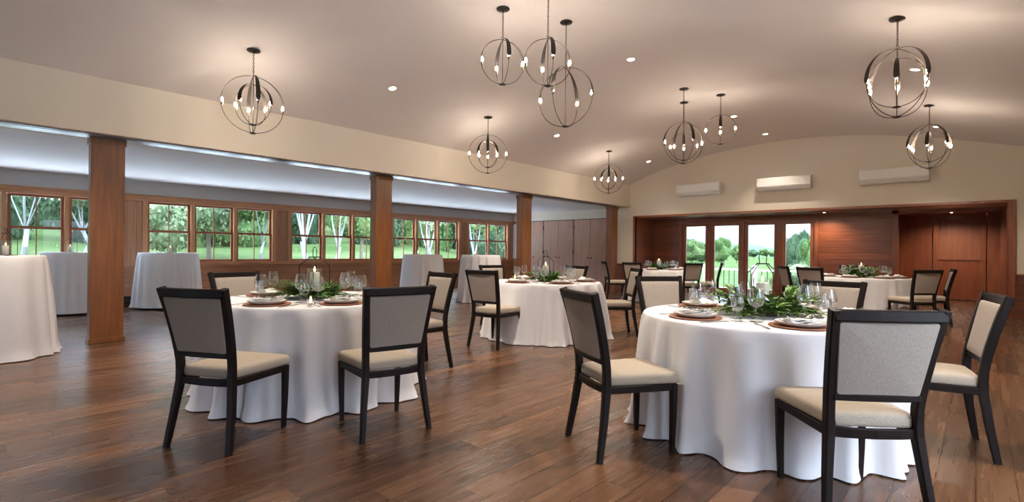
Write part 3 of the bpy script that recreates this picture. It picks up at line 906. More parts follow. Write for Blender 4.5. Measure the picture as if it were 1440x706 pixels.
def setting(k_, ang, nm_, full=True, dist=.555, cut=True):
    cx_, cy_ = tabs[k_]
    fx, fy = math.cos(ang), math.sin(ang)           # from centre outwards
    px_, py_ = cx_ + fx * dist, cy_ + fy * dist
    rz = ang + PI / 2                                  # local +y points to the centre
    rx, ry = -math.sin(ang + PI) * -1, 0
    right = Vector((math.cos(rz), math.sin(rz)))      # sitter's right
    fwd = Vector((-fx, -fy))
    def at(r_, f_): 
        v = Vector((px_, py_)) + right * r_ + fwd * f_
        return v.x, v.y
    w_ = 'at the %s of the %s' % (nm_, TN[k_])
    gp = TN[k_]
    inst('charger', charger, (px_, py_, ZT), rz, 'brown wood charger ' + w_, 'charger plate', 'chargers on the round tables')
    inst('plate', plate, (px_, py_, ZT + .0085), rz, 'white dinner plate ' + w_, 'plate', 'white plates on the chargers')
    inst('napkin', napkin, (px_, py_, ZT + .017), rz + .35, 'folded white napkin ' + w_, 'napkin', 'folded napkins on the plates', 1.15)
    if full:
        x, y = at(.01, -.03)
        inst('sprig', sprig, (x, y, ZT + .054), rz + .3, 'dark herb sprig ' + w_, 'herb sprig', 'herb sprigs on the napkins', 1.35)
    if cut:
        x, y = at(-.215, -.02); inst('fork', fork, (x, y, ZT), rz, 'silver fork ' + w_, 'fork', 'forks on the round tables')
        x, y = at(.205, -.02); inst('knife', knife, (x, y, ZT), rz, 'silver knife ' + w_, 'knife', 'knives on the round tables')
    x, y = at(.205, .15); inst('gob', gob, (x, y, ZT), rz, 'short clear water goblet ' + w_, 'glass', 'short goblets on the round tables')
    x, y = at(.12, .215); inst('wine', wine, (x, y, ZT), rz, 'tall clear wine glass ' + w_, 'glass', 'tall wine glasses on the round tables')
    x, y = at(.265, .235); inst('red', red, (x, y, ZT), rz, 'wide clear wine glass ' + w_, 'glass', 'wide wine glasses on the round tables')
def A_(k_, x, y): return math.atan2(y - tabs[k_][1], x - tabs[k_][0])
setting('R', A_('R', -.352, 2.732), 'big front seat'); setting('R', A_('R', -1.679, 2.581), 'left seat'); setting('R', A_('R', -2.2, 4.15), 'far left seat')
setting('R', A_('R', -.039, 4.149), 'right seat'); setting('R', A_('R', -.92, 4.936), 'rear seat')
setting('L', R(-62), 'near left seat'); setting('L', R(-5), 'near right seat'); setting('L', R(75), 'far right seat'); setting('L', R(-160), 'far left seat')
setting('M', R(-93), 'near left seat'); setting('M', R(168), 'far left seat'); setting('M', R(108), 'rear seat'); setting('M', R(40), 'right seat'); setting('M', R(-30), 'near right seat')
for a_, s_ in ((-135, 'left seat'), (-80, 'near seat'), (-25, 'right seat'), (30, 'seat by the doors')): setting('B', R(a_), s_, False, cut=False)
for a_, s_ in ((-150, 'leftmost seat'), (-100, 'left near seat'), (-45, 'right near seat'), (0, 'rightmost seat'), (100, 'rear seat')): setting('T', R(a_), s_, False, cut=False)

# ------------------------------------------------------------------ lanterns, candles, greenery
def make_candle(r, hh, name='pillar_candle'):
    t = empty(name)
    mb = MB(); mb.lathe([(0, 0), (r * .97, 0), (r, .004), (r, hh - .006), (r * .95, hh), (r * .7, hh - .003), (0, hh - .008)], 28); mb.build('wax', M['wax'], t, True, 50)
    mb = MB(); mb.tube([(0, 0, hh - .009), (.001, 0, hh + .006), (.002, .001, hh + .012)], .0015, 5); mb.build('wick', M['wick'], t)
    mb = MB(); mb.lathe([(0, hh + .004), (.006, hh + .010), (.0085, hh + .018), (.006, hh + .032), (.002, hh + .046), (0, hh + .05)], 12); mb.build('flame', M['flame'], t, True)
    return t
def make_lantern(glass=True):
    t = empty('candle_lantern')
    w_ = .085
    C4 = [(w_, w_), (-w_, w_), (-w_, -w_), (w_, -w_)]
    c4 = [(.028, .028), (-.028, .028), (-.028, -.028), (.028, -.028)]
    mb = MB(); mb.box(-w_, w_, -w_, w_, 0, .008, b=.002); mb.build('base', M['iron'], t)
    mb = MB()
    for (x, y), (a, b_) in zip(C4, c4): mb.tube([(x, y, .004), (x, y, .21), (x * .985, y * .985, .222), (a, b_, .292)], .0034, 6)
    mb.build('wire_frame', M['iron'], t)
    mb = MB(); mb.box(-.034, .034, -.034, .034, .289, .297, b=.002); mb.build('cap', M['iron'], t)
    mb = MB(); mb.tube([(-.021, 0, .295)] + [(-.024 * math.cos(a), 0, .34 + .038 * math.sin(a)) for a in np.linspace(0, PI, 12)] + [(.021, 0, .295)], .003, 6); mb.build('handle', M['iron'], t)
    if glass:
        mb = MB(); mb.lathe([(.060, .009), (.060, .195), (.0585, .195), (.0585, .009)], 32); mb.build('glass_cylinder', M['glass'], t, True, 50)
    return t
def make_hurricane():
    t = empty('hurricane_vase')
    mb = MB(); mb.lathe([(0, 0), (.060, 0), (.060, .20), (.0585, .20), (.0585, .006), (0, .006)], 32); mb.build('glass_cylinder', M['glass'], t, True, 50); return t
def make_riser():
    mb = MB(); mb.lathe([(0, 0), (.092, 0), (.095, .01), (.095, .05), (.090, .057), (0, .057)], 32); return mb.build('wood_riser', M['bark'], None, True, 40)
def leaf(mb, p, d, up, L, W, bend=.2):
    d = d.normalized(); s_ = d.cross(up)
    s_ = s_.normalized() if s_.length > 1e-4 else Vector((1, 0, 0))
    nrm = s_.cross(d).normalized()
    a = p; b1 = p + d * L * .35 + s_ * W * .5 + nrm * W * .12; b2 = p + d * L * .35 - s_ * W * .5 + nrm * W * .12; m1 = p + d * L * .4 - nrm * 0
    c1 = p + d * L * .72 + s_ * W * .36 - nrm * L * bend * .35; c2 = p + d * L * .72 - s_ * W * .36 - nrm * L * bend * .35; m2 = p + d * L * .72 - nrm * (L * bend * .35 + W * .08)
    e = p + d * L - nrm * L * bend
    mb.add([a, b1, m1, b2, c1, m2, c2, e], [(0, 1, 2), (0, 2, 3), (1, 4, 5, 2), (2, 5, 6, 3), (4, 7, 5), (5, 7, 6)])
def make_green(seed, kind, rx, ry, zc):
    rg = random.Random(seed); t = empty('greenery_centerpiece')
    lm_ = MB(); sm_ = MB(); fm = MB()
    nb = 110 if kind == 'fern' else 80
    for i in range(nb):
        a = rg.uniform(0, 2 * PI); r0 = rg.uniform(.09, .15)
        st = Vector((math.cos(a) * r0, math.sin(a) * r0, rg.uniform(.01, .05)))
        a2 = a + rg.uniform(-.7, .7)
        k_ = rg.uniform(.45, 1.0)
        ex = Vector((math.cos(a2) * rx * k_, math.sin(a2) * ry * k_, (rg.uniform(.06, .14) if i % 2 else rg.uniform(.006, .03)) + (1 - k_) * .08))
        mid = (st + ex) / 2 + Vector((0, 0, rg.uniform(.015, .045)))
        path = [st * (1 - q) ** 2 + mid * 2 * q * (1 - q) + ex * q * q for q in np.linspace(0, 1, 7)]
        sm_.tube(path, .0016, 4)
        if kind == 'fern':
            for q in range(1, 15):
                u = q / 14; j = min(5, int(u * 6)); f = u * 6 - j; p = path[j].lerp(path[j + 1], f); dr = (path[j + 1] - path[j]).normalized()
                sd = dr.cross(Vector((0, 0, 1))).normalized()
                for s_ in (-1, 1):
                    L = .056 * (1 - u * .65) * rg.uniform(.8, 1.2)
                    leaf(lm_, p, sd * s_ + dr * .7 + Vector((0, 0, rg.uniform(-.1, .35))), Vector((0, 0, 1)), L, L * .46)
        else:
            for q in range(1, 8):
                u = q / 7; j = min(5, int(u * 6)); f = u * 6 - j; p = path[j].lerp(path[j + 1], f); dr = (path[j + 1] - path[j]).normalized()
                sd = dr.cross(Vector((0, 0, 1))).normalized()
                for s_ in (-1, 1):
                    L = rg.uniform(.05, .085)
                    leaf(lm_, p, sd * s_ * rg.uniform(.6, 1) + dr * rg.uniform(.5, 1) + Vector((0, 0, rg.uniform(.0, .7))), Vector((rg.uniform(-.3, .3), rg.uniform(-.3, .3), 1)), L, L * .42)
    sm_.build('stems', M['stem'], t)
    lm_.build('leaves', M['fern' if kind == 'fern' else 'leaf'], t)
    if kind != 'fern':
        for i in range(9):
            a = rg.uniform(0, 2 * PI); r_ = rg.uniform(.15, .27); c = Vector((math.cos(a) * r_, math.sin(a) * r_ * .8, rg.uniform(.05, .08)))
            for q in range(6):
                an = q * PI / 3; leaf(fm, c, Vector((math.cos(an), math.sin(an), .5)), Vector((0, 0, 1)), .014, .009)
        fm.build('small_white_flowers', M['petal'], t)
    return t
lant = make_lantern(); cand = make_candle(.040, .155); hurr = make_hurricane(); riser = make_riser()
gcfg = {'L': ('fern', 71, .42, .28, 'dark green fern garland around the lantern on the left front table'), 'R': ('leaf', 82, .37, .28, 'bright leafy garland around the lantern on the right front table'),
        'M': ('fern', 73, .30, .24, 'dark green fern garland around the lantern on the middle table'), 'B': ('fern', 74, .30, .22, 'dark greenery around the candle on the far table by the glass doors'),
        'T': ('leaf', 85, .30, .22, 'leafy greenery around the candle on the far right table')}
rotl = {'L': R(14), 'R': R(28), 'M': R(20)}
for k_, (kd, sd, rx, ry, lb) in gcfg.items():
    cx_, cy_ = tabs[k_]
    gr = make_green(sd, kd, rx, ry, 0); gr.location = (cx_, cy_, ZT + .002); gr.rotation_euler.z = .7443; tag(gr, lb, 'greenery', 'greenery centerpieces')
    inst('riser', riser, (cx_, cy_, ZT), 0, 'round wood slice under the candle on the %s' % TN[k_], 'riser', 'wood slices under the candles')
    zz = ZT + .0575
    if k_ in rotl:
        inst('lantern', lant, (cx_, cy_, zz), rotl[k_], 'black wire lantern with loop handle on the %s' % TN[k_], 'lantern', 'black wire lanterns')
        zz += .0085
    else:
        inst('hurr', hurr, (cx_, cy_, zz), 0, 'clear glass hurricane cylinder on the %s' % TN[k_], 'candle holder', 'glass hurricanes')
        zz += .0065
    inst('cand', cand, (cx_, cy_, zz), 0, 'lit ivory pillar candle on the %s' % TN[k_], 'candle', 'lit pillar candles')
# votives
def make_votive():
    t = empty('votive_holder')
    mb = MB(); mb.lathe([(0, 0), (.020, 0), (.026, .004), (.030, .02), (.031, .05), (.028, .062), (.0265, .062), (.029, .05), (.028, .022), (.022, .010), (0, .009)], 24); mb.build('glass', M['glass'], t, True, 50)
    return t
vot = make_votive(); vc = make_candle(.018, .022, 'votive_candle')
for (k_, dx, dy, wh) in (('L', .62, -.33, 'near edge'), ('M', -.38, -.22, 'left side')):
    x, y = tabs[k_][0] + dx, tabs[k_][1] + dy
    inst('vot', vot, (x, y, ZT), 0, 'small clear votive glass at the %s of the %s' % (wh, TN[k_]), 'candle holder', 'votive glasses')
    inst('vc', vc, (x, y, ZT + .0095), 0, 'tiny lit votive candle at the %s of the %s' % (wh, TN[k_]), 'candle', 'votive candles')
# cocktail tables: lanterns / vases
def make_vase(seed):
    rg = random.Random(seed); t = empty('bud_vase')
    mb = MB(); mb.lathe([(0, 0), (.026, 0), (.030, .01), (.026, .05), (.014, .09), (.012, .12), (.016, .135), (.0145, .135), (.0105, .12), (.0125, .09), (.0245, .05), (.028, .012), (0, .006)], 24); mb.build('glass', M['glass'], t, True, 50)
    return t
def make_flowers(seed):
    rg = random.Random(seed); t = empty('flower_stems'); sm_ = MB(); lm_ = MB(); pm = MB()
    for i in range(5):
        a = rg.uniform(0, 2 * PI); r_ = rg.uniform(.04, .13); top_ = Vector((math.cos(a) * r_, math.sin(a) * r_, rg.uniform(.19, .27)))
        pts = [Vector((0, 0, .01)), Vector((.003 * math.cos(a), .003 * math.sin(a), .12)), Vector((top_.x * .5, top_.y * .5, .18)), top_]
        sm_.tube(pts, .0014, 4)
        for q in range(4):
            p = pts[2].lerp(top_, q / 4); leaf(lm_, p, Vector((rg.uniform(-1, 1), rg.uniform(-1, 1), rg.uniform(-.2, .5))), Vector((0, 0, 1)), .035, .016)
        for q in range(8):
            an = q * PI / 4; leaf(pm, top_, Vector((math.cos(an), math.sin(an), .35)), Vector((0, 0, 1)), .030, .020, .1)
    sm_.build('stems', M['stem'], t); lm_.build('leaves', M['leaf'], t); pm.build('blooms', M['petal'], t)
    return t
KN = ['cocktail table at the left picture edge', 'cocktail table behind the nearest post', 'cocktail table right of the nearest post', 'cocktail table right of the second post', 'cocktail table beside the third post']
KZ = 1.0705
vase0 = make_vase(1); fl0 = make_flowers(4)
lpos = [(-7.35, .30), (-11.73, 1.28), (-11.6, 2.75), None, None]
vpos = [(-7.45, .12), (-11.75, 1.52), None, (-9.36, 7.28), (-8.35, 8.2)]
for i in range(5):
    if lpos[i]:
        x, y = lpos[i]
        inst('lantern', lant, (x, y, KZ), R(20 + 15 * i), 'small black wire lantern on the high ' + KN[i], 'lantern', 'black wire lanterns', .78)
        inst('cand', cand, (x, y, KZ + .0065), 0, 'short lit candle in the lantern on the high ' + KN[i], 'candle', 'lit pillar candles', .62)
    else:
        x, y = (-9.5, 7.12) if i == 3 else (-8.52, 8.0)
        inst('vot', vot, (x, y, KZ), 0, 'small clear votive glass on the high ' + KN[i], 'candle holder', 'votive glasses', 1.2)
        inst('vc', vc, (x, y, KZ + .0115), 0, 'tiny lit votive candle on the high ' + KN[i], 'candle', 'votive candles')
    if vpos[i]:
        x, y = vpos[i]
        inst('vase', vase0, (x, y, KZ), i, 'clear bud vase on the high ' + KN[i], 'vase', 'bud vases')
        inst('fl', fl0, (x, y, KZ), i * 1.3, 'white flower stems on the high ' + KN[i], 'flowers', 'white flower stems')

# ================================================================== CHANDELIERS
def half_arc(mb_s, mb_w, r, ang, cz):
    """upper strap widening towards the equator and thin lower wire, on one side"""
    ca, sa = math.cos(ang), math.sin(ang)
    tang = Vector((-sa, ca, 0))
    vs = []; fs = []; K_ = 16
    for i in range(K_ + 1):
        th = PI / 2 - (PI / 2 + .06) * i / K_
        wd = .004 + .021 * math.sin(min(1, i / K_ * 1.05) * PI / 2) ** 1.3
        if i == K_: wd *= .55
        for rr_ in (r + .0015, r - .0015):
            for s_ in (-1, 1):
                p = Vector((ca * rr_ * math.cos(th), sa * rr_ * math.cos(th), cz + rr_ * math.sin(th))) + tang * s_ * wd
                vs.append(p)
    for i in range(K_):
        a, b_ = i * 4, i * 4 + 4
        fs += [(a, a + 1, b_ + 1, b_), (a + 2, b_ + 2, b_ + 3, a + 3), (a, b_, b_ + 2, a + 2), (a + 1, a + 3, b_ + 3, b_ + 1)]
    fs += [(0, 2, 3, 1), (K_ * 4, K_ * 4 + 1, K_ * 4 + 3, K_ * 4 + 2)]
    mb_s.add(vs, fs)
    pts = [(ca * r * math.cos(th), sa * r * math.cos(th), cz + r * math.sin(th)) for th in np.linspace(.0, -PI / 2 + .02, 18)]
    mb_w.tube(pts, .0042, 6)
def make_orb(name, radii, drop):
    """drop = distance from the ceiling to the top of the outer ring"""
    t = empty(name)
    r = radii[0]; cz = -drop - r
    mb = MB(); mb.lathe([(0, 0), (.072, 0), (.075, -.006), (.068, -.015), (.02, -.023), (.010, -.032), (0, -.034)], 28); mb.build('canopy', M['bronze'], t, True, 40)
    mb = MB(); z = -.034; i = 0
    while z > -drop + .03:
        L = .030; pts = []
        for q in range(10):
            a = 2 * PI * q / 10; u = .0085 * math.cos(a); v = (L / 2 + .003) * math.sin(a)
            pts.append((u, 0, z - L / 2 + v) if i % 2 else (0, u, z - L / 2 + v))
        mb.tube(pts, .0022, 5, closed=True); z -= L - .005; i += 1
    mb.tube([(.016 * math.cos(a), 0, -drop + .016 + .016 * math.sin(a)) for a in np.linspace(0, 2 * PI, 14)[:-1]], .0025, 5, closed=True)
    mb.build('chain', M['bronze'], t)
    mb = MB(); mb.tube([(0, 0, -drop), (0, 0, cz - r + .0)], .0042, 8); mb.build('center_rod', M['bronze'], t)
    for qi, rr_ in enumerate(radii):
        for pl in range(2):
            a0 = pl * PI / 2 + qi * PI / 4
            sm_ = MB(); wm = MB()
            half_arc(sm_, wm, rr_, a0, cz); half_arc(sm_, wm, rr_, a0 + PI, cz)
            sm_.v, wm_v = sm_.v, wm.v
            sm_.add(wm.v, wm.f)
            sm_.build('hoop', M['bronze'], t, True, 35)
        mb = MB(); mb.lathe([(0, .008), (.018, .007), (.040, .001), (.042, -.003), (.030, -.010), (.008, -.014), (0, -.015)], 24, Matrix.Translation((0, 0, cz - rr_))); mb.build('bottom_hub', M['bronze'], t, True, 40)
        for q in range(4):
            a = q * PI / 2 + qi * PI / 4; rb_ = rr_ - .014
            T_ = Matrix.Translation((math.cos(a) * rb_, math.sin(a) * rb_, cz - .055))
            mb = MB(); mb.lathe([(0, -.006), (.006, -.006), (.010, .002), (.013, .030), (.0135, .034), (0, .034)], 14, T_); so = mb.build('candle_socket', M['socket'], t, True, 40)
            mb = MB(); mb.lathe([(.0, .034), (.007, .036), (.0115, .048), (.0125, .056), (.010, .070), (.005, .084), (0, .091)], 10, T_); mb.build('bulb', M['bulb'], so, True)
    return t
big = {}
CH = [
 ((-6.41, 2.35), 'big', -.2, 'double-ring globe chandelier nearest on the left, above the left front table'),
 ((-6.42, 6.31), 'big', .79, 'double-ring globe chandelier second along the left side'),
 ((-6.41, 10.29), 'big', .58, 'double-ring globe chandelier farthest along the left side'),
 ((-.61, 6.33), 'big', .86, 'large double-ring globe chandelier at the upper right'),
 ((-.58, 10.31), 'big', .72, 'double-ring globe chandelier above the rightmost wall unit'),
 ((-3.94, 4.09), 's35', 1.05, 'small globe chandelier, leftmost in the near center cluster'),
 ((-3.38, 4.20), 's47', .91, 'small globe chandelier, highest in the near center cluster'),
 ((-3.62, 4.84), 'm55', .206, 'large single-ring globe chandelier, lowest in the near center cluster'),
 ((-3.62, 8.11), 'm56', .89, 'large single-ring globe chandelier in the far center cluster'),
 ((-3.93, 8.82), 's56', .42, 'small globe chandelier hanging behind the larger one in the far center cluster'),
 ((-3.28, 8.83), 's35', .356, 'small globe chandelier, rightmost in the far center cluster'),
]
protos = {'big': ('double_orb_chandelier', [.34, .24], .31), 's35': ('orb_chandelier', [.25], .35), 's47': ('orb_chandelier', [.25], .47), 's56': ('orb_chandelier', [.245], .555), 'm55': ('orb_chandelier', [.345], .55), 'm56': ('orb_chandelier', [.34], .56)}
for (x, y), kd, rz, lb in CH:
    if kd not in big: big[kd] = make_orb(*protos[kd])
    inst('orb' + kd, big[kd], (x, y, vz(x)), rz, lb, 'chandelier', 'globe chandeliers')
# one unseen fixture, added to light the near part of the room
for (x, y) in ((-.61, 2.35),):
    inst('orbbig', big['big'], (x, y, vz(x)), .2, 'added unseen double-ring globe chandelier outside the picture', 'chandelier', 'globe chandeliers')

# ------------------------------------------------------------------ recessed downlights
def make_can():
    t = empty('recessed_light')
    mb = MB(); mb.lathe([(.050, -.002), (.068, -.002), (.070, .001), (.068, .003), (.050, .003)], 28); mb.build('trim_ring', M['white_plastic'], t, True, 40)
    mb = MB(); mb.lathe([(0, .0), (.050, .0), (.050, .003), (0, .003)], 24); mb.build('lens', M['can'], t)
    return t
can = make_can()
CL = [((-6.37, 4.28), 'recessed ceiling light between the two nearest left chandeliers'), ((-3.63, 6.38), 'recessed ceiling light right of the near center cluster'), ((-6.38, 8.25), 'recessed ceiling light below the lowest center chandelier'),
      ((-6.37, 12.16), 'recessed ceiling light at the far left, near the back wall'), ((-3.60, 10.39), 'recessed ceiling light beside the far center cluster'), ((-3.59, 12.39), 'recessed ceiling light farthest along the middle'),
      ((-.61, 8.23), 'recessed ceiling light seen inside the upper right chandelier'), ((-.58, 12.11), 'recessed ceiling light seen through the rightmost chandelier'),
      ((-.61, 4.25), None), ((-6.37, .30), None), ((-3.63, 2.38), None)]  # the three without a label are unseen, added as extra light sources
for i, ((x, y), lb) in enumerate(CL):
    sl = (vz(x + .05) - vz(x - .05)) / .1
    o = inst('can', can, (x, y, vz(x) - .004), 0, lb or 'added unseen recessed ceiling light outside the picture', 'ceiling light', 'recessed ceiling lights')
    o.rotation_euler = (0, -math.atan(sl), 0)
    ld = bpy.data.lights.new('downlight', 'SPOT'); ld.energy = CAN_W * (.35 if y > 12 else 1); ld.color = (1.0, .88, .75); ld.spot_size = R(100); ld.spot_blend = .6; ld.shadow_soft_size = .03
    lo = bpy.data.objects.new('downlight', ld); col.objects.link(lo); lo.location = (x, y, vz(x) - .02)
for (x, y, z, lb) in ((-2.75, 14.15, 2.18, 'tiny recessed light in the wood soffit right of the glass doors'), (-.5, 15.6, 2.25, 'added recessed light in the passage ceiling before the niche panel'), (-.5, 16.9, 2.25, 'added recessed light in the passage ceiling nearest the niche panel')):  # the two passage lights are added to brighten the passage
    o = inst('can', can, (x, y, z - .004), 0, lb, 'ceiling light', 'recessed ceiling lights', .6)
    o.rotation_euler = (0, 0, 0)
    ld = bpy.data.lights.new('downlight', 'SPOT'); ld.energy = 70; ld.color = (1.0, .86, .70); ld.spot_size = R(150); ld.spot_blend = .8; ld.shadow_soft_size = .03
    lo = bpy.data.objects.new('downlight', ld); col.objects.link(lo); lo.location = (x, y, z - .02)
sl = (vz(-1.27) - vz(-1.37)) / .1
mb = MB(); mb.lathe([(0, -.006), (.035, -.006), (.042, -.002), (.042, .003), (0, .003)], 24); o = mb.build('sprinkler_cap', M['white_plastic'], None, True, 40)
o.location = (-1.32, 6.66, vz(-1.32) - .003); o.rotation_euler = (0, -math.atan(sl), 0); tag(o, 'small round white cap on the ceiling left of the upper right chandelier', 'sprinkler cap')

# ================================================================== OUTSIDE
def sm(a, b_, x):
    t_ = max(0, min(1, (x - a) / (b_ - a))); return t_ * t_ * (3 - 2 * t_)
def gh(x, y):
    dl = max(0, -x - 14)
    left = -.45 + 2.3 * sm(15, 36, dl) + 9 * sm(34, 80, dl) + .25 * math.sin(x * .21 + y * .17) * sm(3, 12, dl)
    back = -1.1 - .6 * sm(20, 60, y) + .0 * x
    wgt = sm(9, 30, y + (x + 12.6) * .75)
    return left * (1 - wgt) + back * wgt
mb = MB(); xs = [-400, -220, -130, -110, -95, -80, -70, -62, -55, -49, -44, -40, -36, -32, -28, -25, -22, -19.5, -17.5, -15.5, -14, -12.8, -8, -4, 0, 4, 10, 20, 40, 70]
ys = [-60, -40, -25, -15, -9, -6.3, -3, 0, 3, 6, 9, 12, 14.8, 17, 20, 24, 29, 35, 42, 50, 60, 75, 95, 120, 160, 220, 400, 700]
vs_ = [(x, y, gh(x, y) if not (x > -12.8 and y < 14.9) else -.5) for x in xs for y in ys]
fs_ = [(i * len(ys) + j, (i + 1) * len(ys) + j, (i + 1) * len(ys) + j + 1, i * len(ys) + j + 1) for i in range(len(xs) - 1) for j in range(len(ys) - 1)]
mb.add(vs_, fs_); struct('lawn', mb, M['grass'], 'mown green lawn outside the windows', 'lawn', smooth=True)
mb = MB(); mb.box(-9, -1.85, AY + .12, 16.6, -.30, -.22); struct('deck', mb, M['deck'], 'pale wooden deck outside the glass doors', 'deck')
mb = MB(); mb.box(-29, XW - .16, -18, 24, -.46, -.40); struct('bounce_paving', mb, M['paving'], 'added pale paving bouncing daylight onto the aisle ceiling', 'bounce_paving')  # unseen reflector, added to throw daylight onto the aisle ceiling
mb = MB(); mb.box(XR + .16, 16, -18, 13, -.46, -.40); struct('bounce_paving.001', mb, M['paving'], 'added pale paving bouncing neutral light in from the right', 'bounce_paving')  # second unseen reflector slab, added for neutral light through the right openings
# railing
t = empty('deck_railing', (-4.5, 16.35, -.22), 0, 'white deck railing with thin balusters outside the glass doors', 'railing')
mb = MB(); mb.box(-4.4, 2.6, -.035, .035, .86, .90); mb.box(-4.4, 2.6, -.03, .03, .12, .16); mb.build('rail', M['rail_white'], t)
pxs = [-3.55, -2.02, -.5, 1.02, 2.54]
for p in pxs:
    mb = MB(); mb.box(p - .06, p + .06, -.06, .06, 0, .98, b=.004); mb.box(p - .075, p + .075, -.075, .075, .98, 1.0); mb.lathe([(.085, 1.0), (.06, 1.02), (0, 1.03)], 4, Matrix.Translation((p, 0, 0)) @ Matrix.Rotation(PI / 4, 4, 'Z')); mb.build('railing_post', M['rail_white'], t)
for i in range(43):
    x = -4.3 + i * .16
    if any(abs(x - p) < .07 for p in pxs): continue
    mb = MB(); mb.box(x - .010, x + .010, -.01, .01, .16, .86); mb.build('baluster', M['baluster'], t)
# hills
def hill(dist, pts, name, lb):
    """ridge seen from the doors: (camera azimuth px, height) sampled at a distance"""
    mb = MB(); vs = []; fs = []; rg = random.Random(5); K_ = 90; F = 6
    for i in range(K_ + 1):
        u = i / K_; az = R(-40) + u * R(75)   # azimuth from +Y, clockwise positive to +X
        hgt = np.interp(math.degrees(az), [p[0] for p in pts], [p[1] for p in pts])
        for j in range(F + 1):
            v = j / F; d_ = dist * (1 + .45 * v)
            z = -2 + (hgt + 2) * math.sin(v * PI / 2) + rg.uniform(-.5, .5) * (j > 0) * (dist / 180)
            vs.append((math.sin(az) * d_, math.cos(az) * d_, z))
    for i in range(K_):
        for j in range(F):
            a = i * (F + 1) + j; fs.append((a, a + F + 1, a + F + 2, a + 1))
    mb.add(vs, fs); struct(name, mb, M['hill'], lb, 'hill', smooth=True)
hill(500, [(-40, 30), (-26, 20), (-23.6, 16.6), (-21.8, 13.4), (-19.5, 13.2), (-17.6, 12.2), (-15.3, 8.3), (-13, 6.5), (10, 5), (40, 6)], 'hill', 'distant wooded hill beyond the lawn')
# trees
def crown_mesh(seed, n_l, mats, sz=.30, lumps=9):
    rg = random.Random(seed)
    mb = MB()
    L = [(Vector((0, 0, 0)), .62)]
    for i in range(lumps):
        a = rg.uniform(0, 2 * PI); e = rg.uniform(-1.1, 1.1)
        L.append((Vector((math.cos(a) * math.cos(e), math.sin(a) * math.cos(e), math.sin(e))) * rg.uniform(.45, .62), rg.uniform(.28, .42)))
    for (c, r_) in L:
        bm = bmesh.new(); bmesh.ops.create_icosphere(bm, subdivisions=2, radius=r_ * .86)
        for v in bm.verts: v.co = v.co * rg.uniform(.86, 1.08) + c
        mb.bm(bm); bm.free()
    for i in range(n_l):
        c, r_ = L[rg.randrange(len(L))]
        d = Vector((rg.gauss(0, 1), rg.gauss(0, 1), rg.gauss(0, 1))).normalized()
        p = c + d * r_ * rg.uniform(.82, 1.12)
        u = Vector((rg.gauss(0, 1), rg.gauss(0, 1), rg.gauss(0, 1))).normalized(); v = d.cross(u).normalized() if rg.random() < .5 else u.cross(d).normalized()
        s_ = sz * rg.uniform(.07, .17)
        u = (u + d * .3).normalized() * s_; v = v * s_ * .7
        mb.add([p - u, p + v, p + u, p - v], [(0, 1, 2, 3)])
    me_o = mb.build('crown', mats); 
    return me_o
def trunk_mesh(m, kind):
    mb = MB()
    if kind == 'birch':
        mb.tube([(0, 0, 0), (.04, 0, .12), (.0, .02, .25)], [.017, .014, .012], 8)
        for dx, dy, tz, r_ in ((-.22, .05, .95, .008), (.25, -.04, 1.0, .009), (.02, .12, .9, .006), (-.10, -.1, 1.05, .006), (.38, .1, .7, .005)):
            r_ *= .75; mb.tube([(0, .01, .22), (dx * .35, dy * .4, .42), (dx * .75, dy * .8, .68), (dx, dy, tz)], [r_, r_ * .85, r_ * .6, r_ * .25], 6)
    else:
        mb.tube([(0, 0, 0), (.01, 0, .3), (0, .02, .6)], [.022, .016, .01], 8)
    return mb.build('trunk', m)
tree_p = {}
def tree(kind, crown_m, x, y, hgt, wd, label, grp, crown_low=.25, trunk='bark', n_l=6500, sz=.3, zoff=0, var=0):
    key = (kind, crown_m, var)
    t = empty(kind, (x, y, gh(x, y) + zoff), rnd.uniform(0, 6), label, 'tree', grp)
    if key not in tree_p:
        cr = crown_mesh(hash(str(key)) % 999 if False else len(tree_p) * 17 + 5, n_l, M[crown_m], sz); tk = trunk_mesh(M[trunk], 'birch' if trunk == 'birch' else 'x')
        tree_p[key] = (cr, tk)
    else:
        a, b_ = tree_p[key]; cr = a.copy(); tk = b_.copy(); col.objects.link(cr); col.objects.link(tk)
    cr.parent = t; tk.parent = t
    ch = hgt * (1 - crown_low)
    cr.location = (0, 0, hgt * crown_low + ch / 2); cr.scale = (wd / 2, wd / 2, ch / 2)
    tk.location = (0, 0, 0); tk.scale = (hgt * (1 if trunk == 'birch' else .9), hgt * (1 if trunk == 'birch' else .9), hgt * (.92 if trunk == 'birch' else .9))
    return t
def on(px_, fw):   # ground point seen in the direction of picture column px at that distance
    r_ = (px_ - 720) / 711.62 * fw
    return r_ * math.cos(.7443) - fw * math.sin(.7443), r_ * math.sin(.7443) + fw * math.cos(.7443)
ti = 0
for row, (x0, kinds) in enumerate(((-46, ('tree_dark', 'tree_mid', 'tree_dark')), (-57, ('tree_dark', 'tree_dark', 'tree_mid')), (-72, ('tree_dark', 'tree_dark', 'tree_dark')))):
    y = -14 + row * 3.6
    while y < 74 - row * 4:
        cm = kinds[ti % 3]; ti += 1
        tree('leafy_tree', cm, x0 + rnd.uniform(-1, 1) + (.12 * max(0, y - 30)), y, rnd.uniform(9, 12) + row * 2, rnd.uniform(6.6, 7.4),
             {'tree_dark': 'dense dark green tree on the wooded slope beyond the left windows', 'tree_mid': 'mid green bushy tree at the edge of the lawn beyond the left windows'}[cm], 'trees beyond the lawn', -.35, var=ti % 2)
        y += rnd.uniform(6.9, 7.5)
